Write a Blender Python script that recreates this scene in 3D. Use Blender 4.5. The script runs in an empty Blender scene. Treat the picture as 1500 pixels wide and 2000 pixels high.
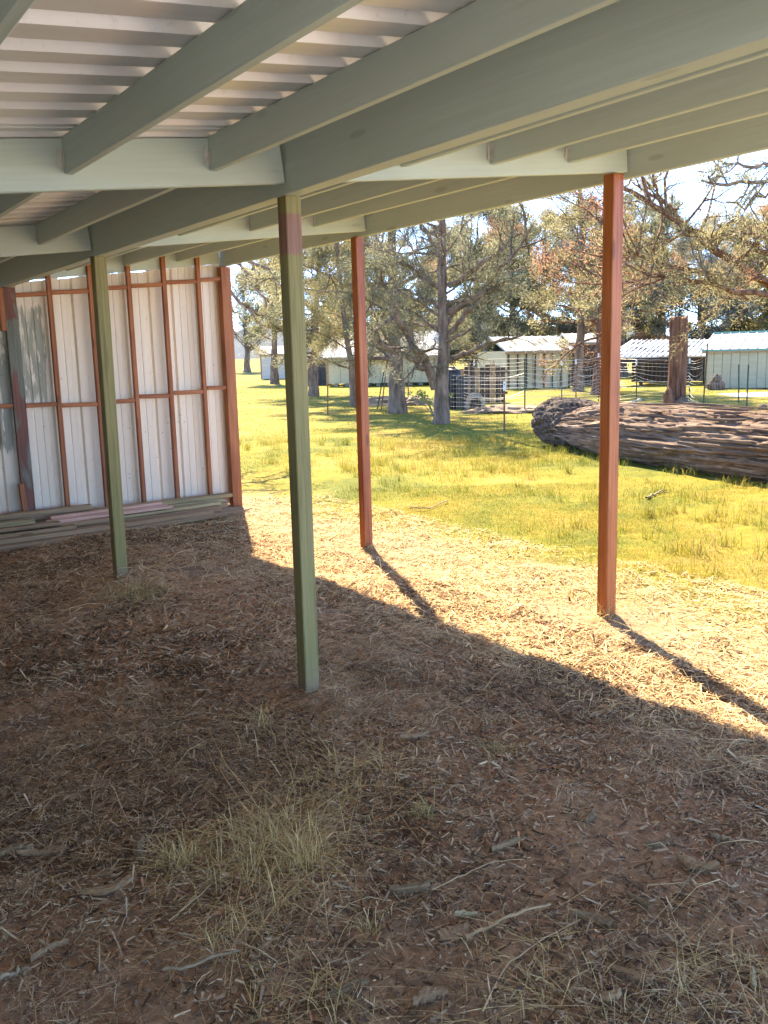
import bpy, bmesh, math, random
import numpy as np
from mathutils import Vector, Matrix

random.seed(7)
rng = np.random.default_rng(11)
scene = bpy.context.scene
R = math.radians

# ------------------------------------------------------------------ camera
FPX, PITCH, ROLL, CAMH = 1725.05, 10.0622, -1.34669, 1.5
cd = bpy.data.cameras.new('camera')
cd.sensor_fit = 'HORIZONTAL'
cd.sensor_width = 36.0
cd.lens = 36.0 * FPX / 1500.0
cd.clip_end = 8000
cam = bpy.data.objects.new('camera', cd)
scene.collection.objects.link(cam)
_p, _r = R(PITCH), R(ROLL)
FW = Vector((0, math.cos(_p), -math.sin(_p)))
_u0 = Vector((0, math.sin(_p), math.cos(_p)))
_r0 = Vector((1, 0, 0))
RT = math.cos(_r) * _r0 + math.sin(_r) * _u0
UP = -math.sin(_r) * _r0 + math.cos(_r) * _u0
cam.matrix_world = Matrix(((RT.x, UP.x, -FW.x, 0), (RT.y, UP.y, -FW.y, 0), (RT.z, UP.z, -FW.z, CAMH), (0, 0, 0, 1)))
scene.camera = cam

# ------------------------------------------------------------------ light
SUN_EL, SUN_AZ = 46.0, -11.0          # azimuth clockwise from +Y
world = bpy.data.worlds.new('World')
scene.world = world
world.use_nodes = True
wn = world.node_tree.nodes
wl = world.node_tree.links
sky = wn.new('ShaderNodeTexSky')
sky.sky_type = 'NISHITA'
sky.sun_disc = False
sky.sun_elevation = R(SUN_EL)
sky.sun_rotation = R(SUN_AZ)
sky.altitude = 2500
sky.air_density = 0.45
sky.dust_density = 0.0
sky.ozone_density = 7.0
wl.new(sky.outputs[0], wn['Background'].inputs[0])
wn['Background'].inputs[1].default_value = 0.15
sl = bpy.data.lights.new('sun', 'SUN')
sl.energy = 2.05
sl.angle = R(0.53)
sl.color = (1.0, 0.91, 0.78)
sun = bpy.data.objects.new('sun', sl)
scene.collection.objects.link(sun)
SUND = Vector((math.sin(R(SUN_AZ)) * math.cos(R(SUN_EL)), math.cos(R(SUN_AZ)) * math.cos(R(SUN_EL)), math.sin(R(SUN_EL))))
sun.rotation_euler = SUND.to_track_quat('Z', 'Y').to_euler()
sun.location = (0, 0, 30)
scene.view_settings.view_transform = 'Standard'
scene.view_settings.look = 'None'
scene.view_settings.exposure = 3.42
scene.view_settings.gamma = 1.0
scene.view_settings.use_curve_mapping = False
scene.view_settings.use_white_balance = True      # the camera's warm daylight balance
scene.view_settings.white_balance_temperature = 7800
scene.view_settings.white_balance_tint = 8
scene.render.engine = 'CYCLES'
scene.cycles.max_bounces = 8
scene.cycles.diffuse_bounces = 5
scene.cycles.transparent_max_bounces = 8

# ------------------------------------------------------------------ frames of reference
TH = 0.61502863
U = Vector((math.cos(TH), math.sin(TH), 0))       # along the headers (roof rises this way)
V = Vector((-math.sin(TH), math.cos(TH), 0))      # along the rafters
Z = Vector((0, 0, 1))
A0 = Vector((-0.36819, 3.737505, 0))
BAY = 2.4548
SL = 0.1146
C0 = Vector((0, 0, CAMH))


def S(a, b, z=0.0):
    return A0 + U * a + V * b + Z * z


def ray(x, y):
    return FW + RT * ((x - 750) / FPX) - UP * ((y - 1000) / FPX)


def G(x, y, z=0.0):
    d = ray(x, y)
    return C0 + d * ((z - CAMH) / d.z)


def at(x, y, Y):
    d = ray(x, y)
    return C0 + d * (Y / d.y)


def onb(x, y, b):
    d = ray(x, y)
    return C0 + d * (((A0 - C0).dot(V) + b) / d.dot(V))


# ------------------------------------------------------------------ noise
def _hash(ix, iy, iz, seed):
    n = (ix * 374761393 + iy * 668265263 + iz * 2147483647 + seed * 974634777) & 0xFFFFFFFF
    n = (n ^ (n >> 13)) * 1274126177 & 0xFFFFFFFF
    n = n ^ (n >> 16)
    return (n & 0xFFFFFF) / float(0xFFFFFF)


def vnoise(P, seed=0):
    P = np.asarray(P, float)
    F = np.floor(P)
    I = F.astype(np.int64)
    f = P - F
    f = f * f * (3 - 2 * f)
    out = 0
    for dx in (0, 1):
        wx = f[:, 0] if dx else 1 - f[:, 0]
        for dy in (0, 1):
            wy = f[:, 1] if dy else 1 - f[:, 1]
            for dz in (0, 1):
                wz = f[:, 2] if dz else 1 - f[:, 2]
                out = out + wx * wy * wz * _hash(I[:, 0] + dx, I[:, 1] + dy, I[:, 2] + dz, seed)
    return out * 2 - 1


def fbm(P, octs=3, seed=0):
    P = np.asarray(P, float)
    s, a, t = 0, 1.0, 0
    for o in range(octs):
        s = s + a * vnoise(P * (2 ** o), seed + o)
        t += a
        a *= 0.5
    return s / t


def ab_of(x, y):
    dx, dy = x - A0.x, y - A0.y
    return dx * U.x + dy * U.y, dx * V.x + dy * V.y


def gz(x, y):
    """height of the ground sheet"""
    x = np.asarray(x, float)
    y = np.asarray(y, float)
    P = np.stack([x, y, np.zeros_like(x)], -1)
    near = np.clip(1 - (np.hypot(x, y - 4) - 7) / 5, 0, 1)
    z = fbm(P * 1.1, 2, 3) * 0.018 + vnoise(P * 5.0, 9) * 0.013 * near + vnoise(P * 14.0, 12) * 0.009 * near
    for px_, py_ in ((-0.33, 3.76), (-1.80, 5.93), (1.27, 4.80), (-0.12, 6.82)):
        z = z + 0.028 * np.exp(-((x - px_) ** 2 + (y - py_) ** 2) / 0.016)
    far = np.clip((np.hypot(x, y) - 10) / 25, 0, 1)
    z = z + far * fbm(P * 0.12, 2, 21) * 0.10
    far2 = np.clip((y - 70) / 200, 0, 1)
    return z + far2 * fbm(P * 0.01, 2, 22) * 0.8


def gz1(x, y):
    return float(gz(np.array([x]), np.array([y]))[0])


# ------------------------------------------------------------------ objects
WM = {}


def link(o, parent=None, mw=None):
    scene.collection.objects.link(o)
    mw = mw if mw is not None else Matrix.Identity(4)
    WM[o.name] = mw.copy()
    o.matrix_basis = mw
    if parent is not None:
        o.parent = parent
        o.matrix_parent_inverse = WM[parent.name].inverted()
    return o


def empty(name, loc=(0, 0, 0), parent=None):
    o = bpy.data.objects.new(name, None)
    o.empty_display_size = 0.2
    return link(o, parent, Matrix.Translation(Vector(loc)))


def tag(o, label=None, cat=None, group=None, kind=None):
    if label:
        o['label'] = label
    if cat:
        o['category'] = cat
    if group:
        o['group'] = group
    if kind:
        o['kind'] = kind
    return o


def mesh_np(name, verts, faces, mats, midx=None, smooth=False):
    """faces: (n,3) or (n,4) array or list of such arrays"""
    me = bpy.data.meshes.new(name)
    verts = np.asarray(verts, np.float32)
    if not isinstance(faces, list):
        faces = [faces]
    faces = [np.asarray(f, np.int32) for f in faces if len(f)]
    loops = np.concatenate([f.ravel() for f in faces])
    tot = np.concatenate([np.full(len(f), f.shape[1], np.int32) for f in faces])
    start = np.concatenate([[0], np.cumsum(tot)[:-1]]).astype(np.int32)
    me.vertices.add(len(verts))
    me.vertices.foreach_set('co', verts.ravel())
    me.loops.add(len(loops))
    me.loops.foreach_set('vertex_index', loops.astype(np.int32))
    me.polygons.add(len(tot))
    me.polygons.foreach_set('loop_start', start)
    try:
        me.polygons.foreach_set('loop_total', tot)
    except Exception:
        pass
    if midx is not None:
        me.polygons.foreach_set('material_index', np.asarray(midx, np.int32))
    me.polygons.foreach_set('use_smooth', np.full(len(tot), smooth, bool))
    for m in (mats if isinstance(mats, (list, tuple)) else [mats]):
        me.materials.append(m)
    me.update(calc_edges=True)
    me.validate()
    return me


def obj_np(name, verts, faces, mats, parent=None, midx=None, smooth=False, mw=None):
    return link(bpy.data.objects.new(name, mesh_np(name, verts, faces, mats, midx, smooth)), parent, mw)


BOXF = np.array([[0, 3, 2, 1], [4, 5, 6, 7], [0, 1, 5, 4], [1, 2, 6, 5], [2, 3, 7, 6], [3, 0, 4, 7]])


def box_mesh(name, sx, sy, sz, mat, bevel=0.004):
    """box from x 0..sx, y -sy/2..sy/2, z 0..sz with softened edges"""
    bm = bmesh.new()
    vs = [bm.verts.new((x, y, z)) for z in (0, sz) for x, y in ((0, -sy / 2), (sx, -sy / 2), (sx, sy / 2), (0, sy / 2))]
    for f in BOXF:
        bm.faces.new([vs[i] for i in f])
    if bevel:
        bmesh.ops.bevel(bm, geom=list(bm.edges), offset=bevel, segments=1, affect='EDGES', profile=0.5)
    bmesh.ops.recalc_face_normals(bm, faces=bm.faces)
    me = bpy.data.meshes.new(name)
    bm.to_mesh(me)
    bm.free()
    me.materials.append(mat)
    return me


def frame(p0, xdir, updir):
    x = Vector(xdir).normalized()
    y = Vector(updir).cross(x).normalized()
    z = x.cross(y)
    return Matrix(((x.x, y.x, z.x, p0[0]), (x.y, y.y, z.y, p0[1]), (x.z, y.z, z.z, p0[2]), (0, 0, 0, 1)))


def beam(name, p0, p1, w, h, mat, parent=None, up=(0, 0, 1), bevel=0.004):
    """a stick of timber whose base line (middle of its lower face) runs p0 -> p1; local x runs along the grain"""
    p0, p1 = Vector(p0), Vector(p1)
    L = (p1 - p0).length
    return link(bpy.data.objects.new(name, box_mesh(name, L, w, h, mat, bevel)), parent, frame(p0, p1 - p0, up))


def tube_arrays(path, radii, sides=8, jit=0.0, seed=0, cap=True):
    path = np.asarray(path, float)
    n = len(path)
    radii = np.asarray(radii, float)
    T = np.gradient(path, axis=0)
    T /= np.linalg.norm(T, axis=1)[:, None] + 1e-9
    ref = np.array([0.31, 0.17, 0.93]) if abs(T[0, 2]) < 0.8 else np.array([1.0, 0.05, 0.0])
    N = np.cross(T, ref)
    N /= np.linalg.norm(N, axis=1)[:, None] + 1e-9
    Bn = np.cross(T, N)
    ang = np.linspace(0, 2 * np.pi, sides, endpoint=False)
    rr = radii[:, None] * np.ones(sides)
    if jit:
        q = np.stack([np.cos(ang)[None, :] * 2 + 0 * rr, np.sin(ang)[None, :] * 2 + 0 * rr, np.arange(n)[:, None] * 0.35 + 0 * rr], -1).reshape(-1, 3)
        rr = rr * (1 + jit * vnoise(q * 1.7, seed).reshape(n, sides))
    V3 = path[:, None, :] + rr[..., None] * (np.cos(ang)[None, :, None] * N[:, None, :] + np.sin(ang)[None, :, None] * Bn[:, None, :])
    i = np.arange(n - 1)[:, None] * sides
    j = np.arange(sides)[None, :]
    k = (j + 1) % sides
    Fq = np.stack([i + j, i + k, i + sides + k, i + sides + j], -1).reshape(-1, 4)
    return V3.reshape(-1, 3), Fq


class Acc:
    """collects arrays of one mesh"""

    def __init__(self):
        self.v, self.q, self.t, self.mq, self.mt, self.n = [], [], [], [], [], 0

    def add(self, v, f, m=0):
        f = np.asarray(f) + self.n
        if f.shape[1] == 4:
            self.q.append(f)
            self.mq.append(np.full(len(f), m))
        else:
            self.t.append(f)
            self.mt.append(np.full(len(f), m))
        self.v.append(np.asarray(v))
        self.n += len(v)

    def tube(self, path, radii, sides=6, jit=0, seed=0, m=0):
        self.add(*tube_arrays(path, radii, sides, jit, seed), m)

    def box(self, o, ex, ey, ez, m=0):
        o, ex, ey, ez = [np.array(x, float) for x in (o, ex, ey, ez)]
        v = np.array([o, o + ex, o + ex + ey, o + ey, o + ez, o + ex + ez, o + ex + ey + ez, o + ey + ez])
        self.add(v, BOXF, m)

    def build(self, name, mats, parent=None, smooth=False, mw=None):
        fs = []
        ms = []
        if self.q:
            fs.append(np.concatenate(self.q))
            ms.append(np.concatenate(self.mq))
        if self.t:
            fs.append(np.concatenate(self.t))
            ms.append(np.concatenate(self.mt))
        v = np.concatenate(self.v)
        if mw is not None:
            inv = np.array(mw.inverted())
            v = v @ inv[:3, :3].T + inv[:3, 3]
        return obj_np(name, v, fs, mats, parent, np.concatenate(ms), smooth, mw)


# ------------------------------------------------------------------ materials
class NT:
    def __init__(self, name):
        self.m = bpy.data.materials.new(name)
        self.m.use_nodes = True
        self.t = self.m.node_tree
        self.b = self.t.nodes['Principled BSDF']
        self.out = self.t.nodes['Material Output']

    def n(self, typ, **kw):
        nd = self.t.nodes.new(typ)
        for k, v in kw.items():
            setattr(nd, k, v)
        return nd

    def l(self, a, b):
        self.t.links.new(a, b)

    def coords(self, scale=(1, 1, 1), kind='Object', rnd=True):
        tc = self.n('ShaderNodeTexCoord')
        mp = self.n('ShaderNodeMapping')
        mp.inputs['Scale'].default_value = scale
        if kind == 'World':
            g = self.n('ShaderNodeNewGeometry')
            self.l(g.outputs['Position'], mp.inputs['Vector'])
        else:
            self.l(tc.outputs[kind], mp.inputs['Vector'])
            if rnd:
                oi = self.n('ShaderNodeObjectInfo')
                mu = self.n('ShaderNodeMath', operation='MULTIPLY')
                mu.inputs[1].default_value = 37.0
                self.l(oi.outputs['Random'], mu.inputs[0])
                self.l(mu.outputs[0], mp.inputs['Location'])
        return mp.outputs[0]

    def noise(self, vec, scale, detail=4, rough=0.55, dist=0.0):
        nd = self.n('ShaderNodeTexNoise')
        nd.inputs['Scale'].default_value = scale
        nd.inputs['Detail'].default_value = detail
        nd.inputs['Roughness'].default_value = rough
        nd.inputs['Distortion'].default_value = dist
        self.l(vec, nd.inputs['Vector'])
        return nd.outputs['Fac']

    def ramp(self, fac, stops, mode='LINEAR'):
        nd = self.n('ShaderNodeValToRGB')
        nd.color_ramp.interpolation = mode
        els = nd.color_ramp.elements
        while len(els) < len(stops):
            els.new(0.5)
        for e, (p, c) in zip(els, stops):
            e.position = p
            e.color = (*c, 1) if len(c) == 3 else c
        self.l(fac, nd.inputs[0])
        return nd.outputs[0]

    def mix(self, fac, c1, c2, mode='MIX'):
        nd = self.n('ShaderNodeMix', data_type='RGBA', blend_type=mode)
        if isinstance(fac, float):
            nd.inputs[0].default_value = fac
        else:
            self.l(fac, nd.inputs[0])
        for i, c in ((6, c1), (7, c2)):
            if isinstance(c, tuple):
                nd.inputs[i].default_value = (*c, 1)
            else:
                self.l(c, nd.inputs[i])
        return nd.outputs[2]

    def math(self, op, a, b=None, clamp=False):
        nd = self.n('ShaderNodeMath', operation=op, use_clamp=clamp)
        for i, x in enumerate((a, b)):
            if x is None:
                continue
            if isinstance(x, (int, float)):
                nd.inputs[i].default_value = x
            else:
                self.l(x, nd.inputs[i])
        return nd.outputs[0]

    def step(self, x, lo, hi):
        nd = self.n('ShaderNodeMapRange', interpolation_type='SMOOTHSTEP')
        nd.inputs[1].default_value = lo
        nd.inputs[2].default_value = hi
        self.l(x, nd.inputs[0])
        return nd.outputs[0]

    def bump(self, h, strength=0.3, dist=0.01):
        nd = self.n('ShaderNodeBump')
        nd.inputs['Strength'].default_value = strength
        nd.inputs['Distance'].default_value = dist
        self.l(h, nd.inputs['Height'])
        self.l(nd.outputs[0], self.b.inputs['Normal'])

    def col(self, c):
        if isinstance(c, tuple):
            self.b.inputs['Base Color'].default_value = (*c, 1)
        else:
            self.l(c, self.b.inputs['Base Color'])

    def done(self, rough=0.7, metal=0.0, spec=0.4):
        self.b.inputs['Roughness'].default_value = rough
        self.b.inputs['Metallic'].default_value = metal
        self.b.inputs['Specular IOR Level'].default_value = spec
        return self.m


def wood(name, stops, grain=(2.0, 45, 45), bump=0.35, rough=0.75, tint=None, bd=0.004, blotch=0.25):
    k = NT(name)
    v = k.coords(grain)
    g = k.noise(v, 1.0, 6, 0.6, 0.6)
    c = k.ramp(g, stops)
    v2 = k.coords((1.3, 5, 5))
    g2 = k.noise(v2, 1.0, 3)
    c = k.mix(blotch, c, k.ramp(g2, [(0.35, tuple(x * 0.55 for x in stops[0][1])), (0.65, tuple(min(1, x * 1.15) for x in stops[-1][1]))]))
    if tint:
        oi = k.n('ShaderNodeObjectInfo')
        c = k.mix(k.math('MULTIPLY', oi.outputs['Random'], 0.6), c, tint)
    # knots
    vo = k.n('ShaderNodeTexVoronoi')
    vo.inputs['Scale'].default_value = 1.0
    k.l(k.coords((2.2, 9, 9)), vo.inputs['Vector'])
    kn = k.step(vo.outputs['Distance'], 0.16, 0.09)
    c = k.mix(k.math('MULTIPLY', kn, 0.55), c, tuple(x * 0.35 for x in stops[0][1]))
    k.col(c)
    k.bump(g, bump, bd)
    return k.done(rough)


def rough_mat(name, stops, scale=(8, 8, 8), bump=0.4, bd=0.02, rough=0.85, detail=6, kind='Object', spec=0.3, dist=0.3):
    k = NT(name)
    g = k.noise(k.coords(scale, kind), 1.0, detail, 0.62, dist)
    k.col(k.ramp(g, stops))
    k.bump(g, bump, bd)
    return k.done(rough, 0, spec)


M = {}
# grey-green paint over timber
def paint(name, c, rough=0.5):
    k = NT(name)
    g = k.noise(k.coords((2.5, 60, 60)), 1.0, 5, 0.6, 0.5)
    b = k.noise(k.coords((1.2, 3.0, 3.0)), 1.0, 4)
    cc = k.ramp(g, [(0.3, tuple(x * 0.93 for x in c)), (0.7, tuple(x * 1.04 for x in c))])
    cc = k.mix(k.step(b, 0.45, 0.75), cc, tuple(x * 0.92 for x in c))
    vo = k.n('ShaderNodeTexVoronoi')
    vo.inputs['Scale'].default_value = 1.0
    k.l(k.coords((1.8, 7, 7)), vo.inputs['Vector'])
    cc = k.mix(k.math('MULTIPLY', k.step(vo.outputs['Distance'], 0.13, 0.08), 0.35), cc, tuple(x * 0.45 for x in c))
    k.col(cc)
    k.bump(g, 0.35, 0.003)
    return k.done(rough, 0, 0.35)


M['paint'] = paint('grey_green_paint', (0.50, 0.585, 0.535))
# post paint with a bare reddish band near the top of the post (paint runs out there)
k = NT('olive_post_paint')
g = k.noise(k.coords((2.0, 70, 70)), 1.0, 6, 0.65, 0.8)
cc = k.ramp(g, [(0.3, (0.153, 0.129, 0.041)), (0.5, (0.251, 0.212, 0.074)), (0.72, (0.307, 0.262, 0.109))])
tc = k.n('ShaderNodeTexCoord')
sx = k.n('ShaderNodeSeparateXYZ')
k.l(tc.outputs['Object'], sx.inputs[0])
xx = k.math('ADD', sx.outputs[0], k.math('MULTIPLY', k.math('SUBTRACT', g, 0.5), 0.03))
band = k.math('MULTIPLY', k.step(xx, 1.985, 2.005), k.step(xx, 2.165, 2.15))
oi = k.n('ShaderNodeObjectInfo')
band = k.math('MULTIPLY', band, k.math('GREATER_THAN', oi.outputs['Object Index'], 0.5))
cc = k.mix(band, cc, k.ramp(g, [(0.3, (0.18, 0.08, 0.055)), (0.7, (0.34, 0.19, 0.14))]))
foot = k.step(k.math('ADD', sx.outputs[0], k.math('MULTIPLY', k.noise(k.coords((9, 40, 40)), 1.0, 4), 0.16)), 0.34, 0.20)
cc = k.mix(k.math('MULTIPLY', foot, 0.75), cc, (0.27, 0.17, 0.10))
k.col(cc)
k.bump(g, 0.5, 0.004)
M['postpaint'] = k.done(0.6)
M['stain'] = wood('red_stained_timber', [(0.3, (0.180, 0.041, 0.010)), (0.5, (0.377, 0.101, 0.025)), (0.72, (0.492, 0.176, 0.056))], (2.0, 70, 70), 0.5, 0.5)
M['stud'] = wood('red_brown_stud', [(0.3, (0.197, 0.057, 0.020)), (0.55, (0.369, 0.125, 0.047)), (0.75, (0.459, 0.190, 0.083))], (2.0, 50, 50), 0.3, 0.7)
k = NT('patched_brown_post')
g = k.noise(k.coords((1.6, 6, 6)), 1.0, 5, 0.6, 0.6)
g2 = k.noise(k.coords((2, 55, 55)), 1.0, 5)
c1 = k.ramp(g2, [(0.3, (0.12, 0.045, 0.03)), (0.7, (0.22, 0.09, 0.06))])
c2 = k.ramp(g2, [(0.3, (0.12, 0.12, 0.085)), (0.7, (0.2, 0.2, 0.15))])
k.col(k.mix(k.step(g, 0.47, 0.54), c1, c2))
k.bump(g2, 0.3, 0.004)
M['patchpost'] = k.done(0.7)
M['grey_board'] = wood('weathered_grey_board', [(0.28, (0.158, 0.095, 0.049)), (0.5, (0.357, 0.233, 0.124)), (0.75, (0.504, 0.342, 0.191))], (1.6, 55, 55), 0.5, 0.85, (0.284, 0.152, 0.075))
M['green_board'] = wood('weathered_greenish_board', [(0.28, (0.179, 0.133, 0.060)), (0.5, (0.357, 0.271, 0.131)), (0.75, (0.483, 0.370, 0.191))], (1.6, 55, 55), 0.5, 0.85)
M['pink_board'] = wood('fresh_pink_board', [(0.3, (0.47, 0.23, 0.15)), (0.55, (0.60, 0.34, 0.24)), (0.75, (0.68, 0.43, 0.32))], (2, 55, 55), 0.2, 0.7)

def sheet_metal(name, c, rough=0.4, smear=False, metal=0.0):
    k = NT(name)
    b = k.noise(k.coords((0.6, 9, 9)), 1.0, 4)
    cc = k.ramp(b, [(0.35, tuple(x * 0.88 for x in c)), (0.65, c)])
    d = k.noise(k.coords((30, 30, 30)), 1.0, 3)
    cc = k.mix(k.math('MULTIPLY', k.step(d, 0.6, 0.75), 0.3), cc, tuple(x * 0.6 for x in c))
    if smear:
        # brushed-on green paint: two patches at the left end of the wall
        ge = k.n('ShaderNodeNewGeometry')
        du = k.n('ShaderNodeVectorMath', operation='DOT_PRODUCT')
        du.inputs[1].default_value = U
        k.l(ge.outputs['Position'], du.inputs[0])
        aa = k.math('SUBTRACT', du.outputs['Value'], A0.dot(U))
        se = k.n('ShaderNodeSeparateXYZ')
        k.l(ge.outputs['Position'], se.inputs[0])
        zz = se.outputs[2]
        n1 = k.noise(k.coords((20, 20, 2.6), 'World'), 1.0, 6, 0.7, 0.5)
        n2 = k.noise(k.coords((60, 60, 5), 'World'), 1.0, 3, 0.6)
        nn = k.math('ADD', k.math('MULTIPLY', n1, 0.75), k.math('MULTIPLY', n2, 0.25))
        reg = k.math('MULTIPLY', k.step(aa, 0.37, 0.31), k.math('MULTIPLY', k.step(zz, 1.02, 1.3), k.step(zz, 2.06, 1.93)))
        reg2 = k.math('MULTIPLY', k.step(aa, 0.02, -0.02), k.math('MULTIPLY', k.step(zz, 0.62, 0.85), k.step(zz, 2.0, 1.85)))
        rg = k.math('MAXIMUM', reg, reg2)
        msk = k.step(k.math('ADD', nn, k.math('MULTIPLY', rg, 0.17)), 0.575, 0.68)
        msk = k.math('MULTIPLY', k.math('MULTIPLY', msk, k.step(rg, 0.02, 0.5)), 0.75)
        cc = k.mix(msk, cc, k.ramp(n2, [(0.3, (0.07, 0.09, 0.05)), (0.7, (0.19, 0.20, 0.12))]))
    k.col(cc)
    return k.done(rough, metal, 0.5)


M['wall_sheet'] = sheet_metal('cream_wall_sheet', (0.84, 0.705, 0.53), 0.45, True)
M['roof_sheet'] = sheet_metal('galvanised_roof_sheet', (0.86, 0.84, 0.84), 0.30, False, 0.15)
M['cream'] = sheet_metal('cream_siding', (0.510, 0.424, 0.240), 0.6)
M['white_siding'] = sheet_metal('white_siding', (0.558, 0.510, 0.437), 0.6)
M['sage'] = sheet_metal('pale_sage_siding', (0.409, 0.376, 0.246), 0.6)
M['roof_white'] = rough_mat('pale_metal_roof', [(0.3, (0.40, 0.38, 0.35)), (0.65, (0.60, 0.57, 0.53))], (2, 2, 2), 0.05, 0.01, 0.85, spec=0.1)
M['roof_patch'] = rough_mat('patchy_roof', [(0.40, (0.16, 0.15, 0.13)), (0.47, (0.55, 0.56, 0.56)), (0.7, (0.72, 0.72, 0.7))], (1.2, 1.2, 1.2), 0.2, 0.02, 0.6)
M['green_trim'] = NT('green_trim'); M['green_trim'].col((0.10, 0.30, 0.26)); M['green_trim'] = M['green_trim'].done(0.5)
M['low_boards'] = wood('aged_brown_boards', [(0.3, (0.13, 0.095, 0.07)), (0.7, (0.26, 0.20, 0.15))], (1.5, 25, 25), 0.4, 0.8)
M['dark_wood'] = wood('dark_brown_boards', [(0.3, (0.035, 0.022, 0.016)), (0.6, (0.075, 0.05, 0.036)), (0.8, (0.12, 0.08, 0.055))], (1.5, 25, 25), 0.4, 0.8)
M['charcoal'] = rough_mat('charcoal_boards', [(0.3, (0.035, 0.037, 0.04)), (0.7, (0.07, 0.072, 0.075))], (3, 3, 12), 0.2)
M['black_plastic'] = rough_mat('black_plastic', [(0.3, (0.018, 0.018, 0.021)), (0.7, (0.04, 0.04, 0.046))], (4, 4, 4), 0.05, 0.01, 0.5)
M['grey_plastic'] = rough_mat('grey_plastic', [(0.3, (0.165, 0.160, 0.149)), (0.7, (0.231, 0.226, 0.209))], (6, 6, 6), 0.05, 0.01, 0.6)
M['post_green'] = rough_mat('green_steel_post', [(0.3, (0.03, 0.045, 0.03)), (0.7, (0.06, 0.085, 0.055))], (20, 20, 20), 0.1, 0.005, 0.6)
M['post_rust'] = rough_mat('rusty_steel_post', [(0.3, (0.13, 0.05, 0.03)), (0.7, (0.26, 0.12, 0.07))], (20, 20, 20), 0.2, 0.005, 0.8)
M['post_white'] = rough_mat('white_post_tip', [(0.3, (0.6, 0.58, 0.54)), (0.7, (0.75, 0.73, 0.7))], (20, 20, 20), 0.1, 0.005, 0.6)
M['wire'] = NT('fence_wire'); M['wire'].col((0.50, 0.48, 0.44)); M['wire'] = M['wire'].done(0.4, 0.3)
M['hanger'] = rough_mat('galvanised_hanger', [(0.3, (0.45, 0.45, 0.42)), (0.7, (0.65, 0.65, 0.6))], (20, 20, 20), 0.1, 0.003, 0.4)
M['bark'] = rough_mat('grey_brown_bark', [(0.28, (0.05, 0.033, 0.023)), (0.5, (0.18, 0.118, 0.08)), (0.75, (0.32, 0.23, 0.165))], (9, 9, 2.2), 0.9, 0.06, 0.9)
M['bark_red'] = rough_mat('red_brown_bark', [(0.3, (0.055, 0.024, 0.015)), (0.5, (0.17, 0.078, 0.045)), (0.75, (0.32, 0.17, 0.10))], (14, 14, 1.2), 1.0, 0.06, 0.9)
M['twig'] = rough_mat('twig_bark', [(0.3, (0.11, 0.085, 0.065)), (0.7, (0.27, 0.215, 0.17))], (12, 12, 12), 0.3, 0.01, 0.9)
M['mound'] = rough_mat('dry_dirt_mound', [(0.3, (0.15, 0.095, 0.06)), (0.55, (0.32, 0.22, 0.14)), (0.75, (0.42, 0.32, 0.2))], (5, 5, 5), 0.6, 0.04)
M['stone'] = rough_mat('grey_stone', [(0.3, (0.2, 0.19, 0.17)), (0.7, (0.36, 0.34, 0.31))], (8, 8, 8), 0.4, 0.02)
M['concrete'] = rough_mat('pale_concrete', [(0.3, (0.5, 0.49, 0.46)), (0.7, (0.6, 0.58, 0.55))], (4, 4, 4), 0.1, 0.01)
# weathered log: long fibres
k = NT('weathered_log_wood')
v = k.coords((1.1, 26, 26), rnd=False)
g = k.noise(v, 1.0, 8, 0.62, 0.7)
g2 = k.noise(k.coords((0.9, 3.0, 3.0), rnd=False), 1.0, 4, 0.6)
c = k.ramp(g, [(0.32, (0.035, 0.020, 0.011)), (0.46, (0.157, 0.086, 0.050)), (0.60, (0.304, 0.195, 0.124)), (0.78, (0.489, 0.349, 0.239))])
c = k.mix(k.math('MULTIPLY', k.step(g2, 0.45, 0.65), 0.5), c, (0.20, 0.125, 0.08))
k.col(c)
k.bump(g, 1.0, 0.05)
M['log'] = k.done(0.85)
k = NT('dark_rotten_wood')
v = k.coords((3, 22, 22), rnd=False)
g = k.noise(v, 1.0, 8, 0.65, 1.0)
k.col(k.ramp(g, [(0.32, (0.03, 0.02, 0.015)), (0.5, (0.10, 0.065, 0.045)), (0.75, (0.25, 0.18, 0.13))]))
k.bump(g, 1.0, 0.06)
M['log_dark'] = k.done(0.9)


def leafmat(name, cols, transl=0.6):
    k = NT(name)
    ge = k.n('ShaderNodeNewGeometry')
    r = ge.outputs['Random Per Island']
    n = k.noise(k.coords((0.9, 0.9, 0.9), 'World'), 1.0, 3, 0.6)
    f = k.math('ADD', k.math('MULTIPLY', r, 0.55), k.math('SUBTRACT', k.math('MULTIPLY', n, 1.3), 0.42))
    c = k.ramp(f, cols)
    k.col(c)
    k.done(0.6, 0, 0.3)
    tr = k.n('ShaderNodeBsdfTranslucent')
    k.l(c, tr.inputs[0])
    mx = k.n('ShaderNodeMixShader')
    mx.inputs[0].default_value = transl
    k.l(k.b.outputs[0], mx.inputs[1])
    k.l(tr.outputs[0], mx.inputs[2])
    k.l(mx.outputs[0], k.out.inputs[0])
    return k.m


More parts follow.
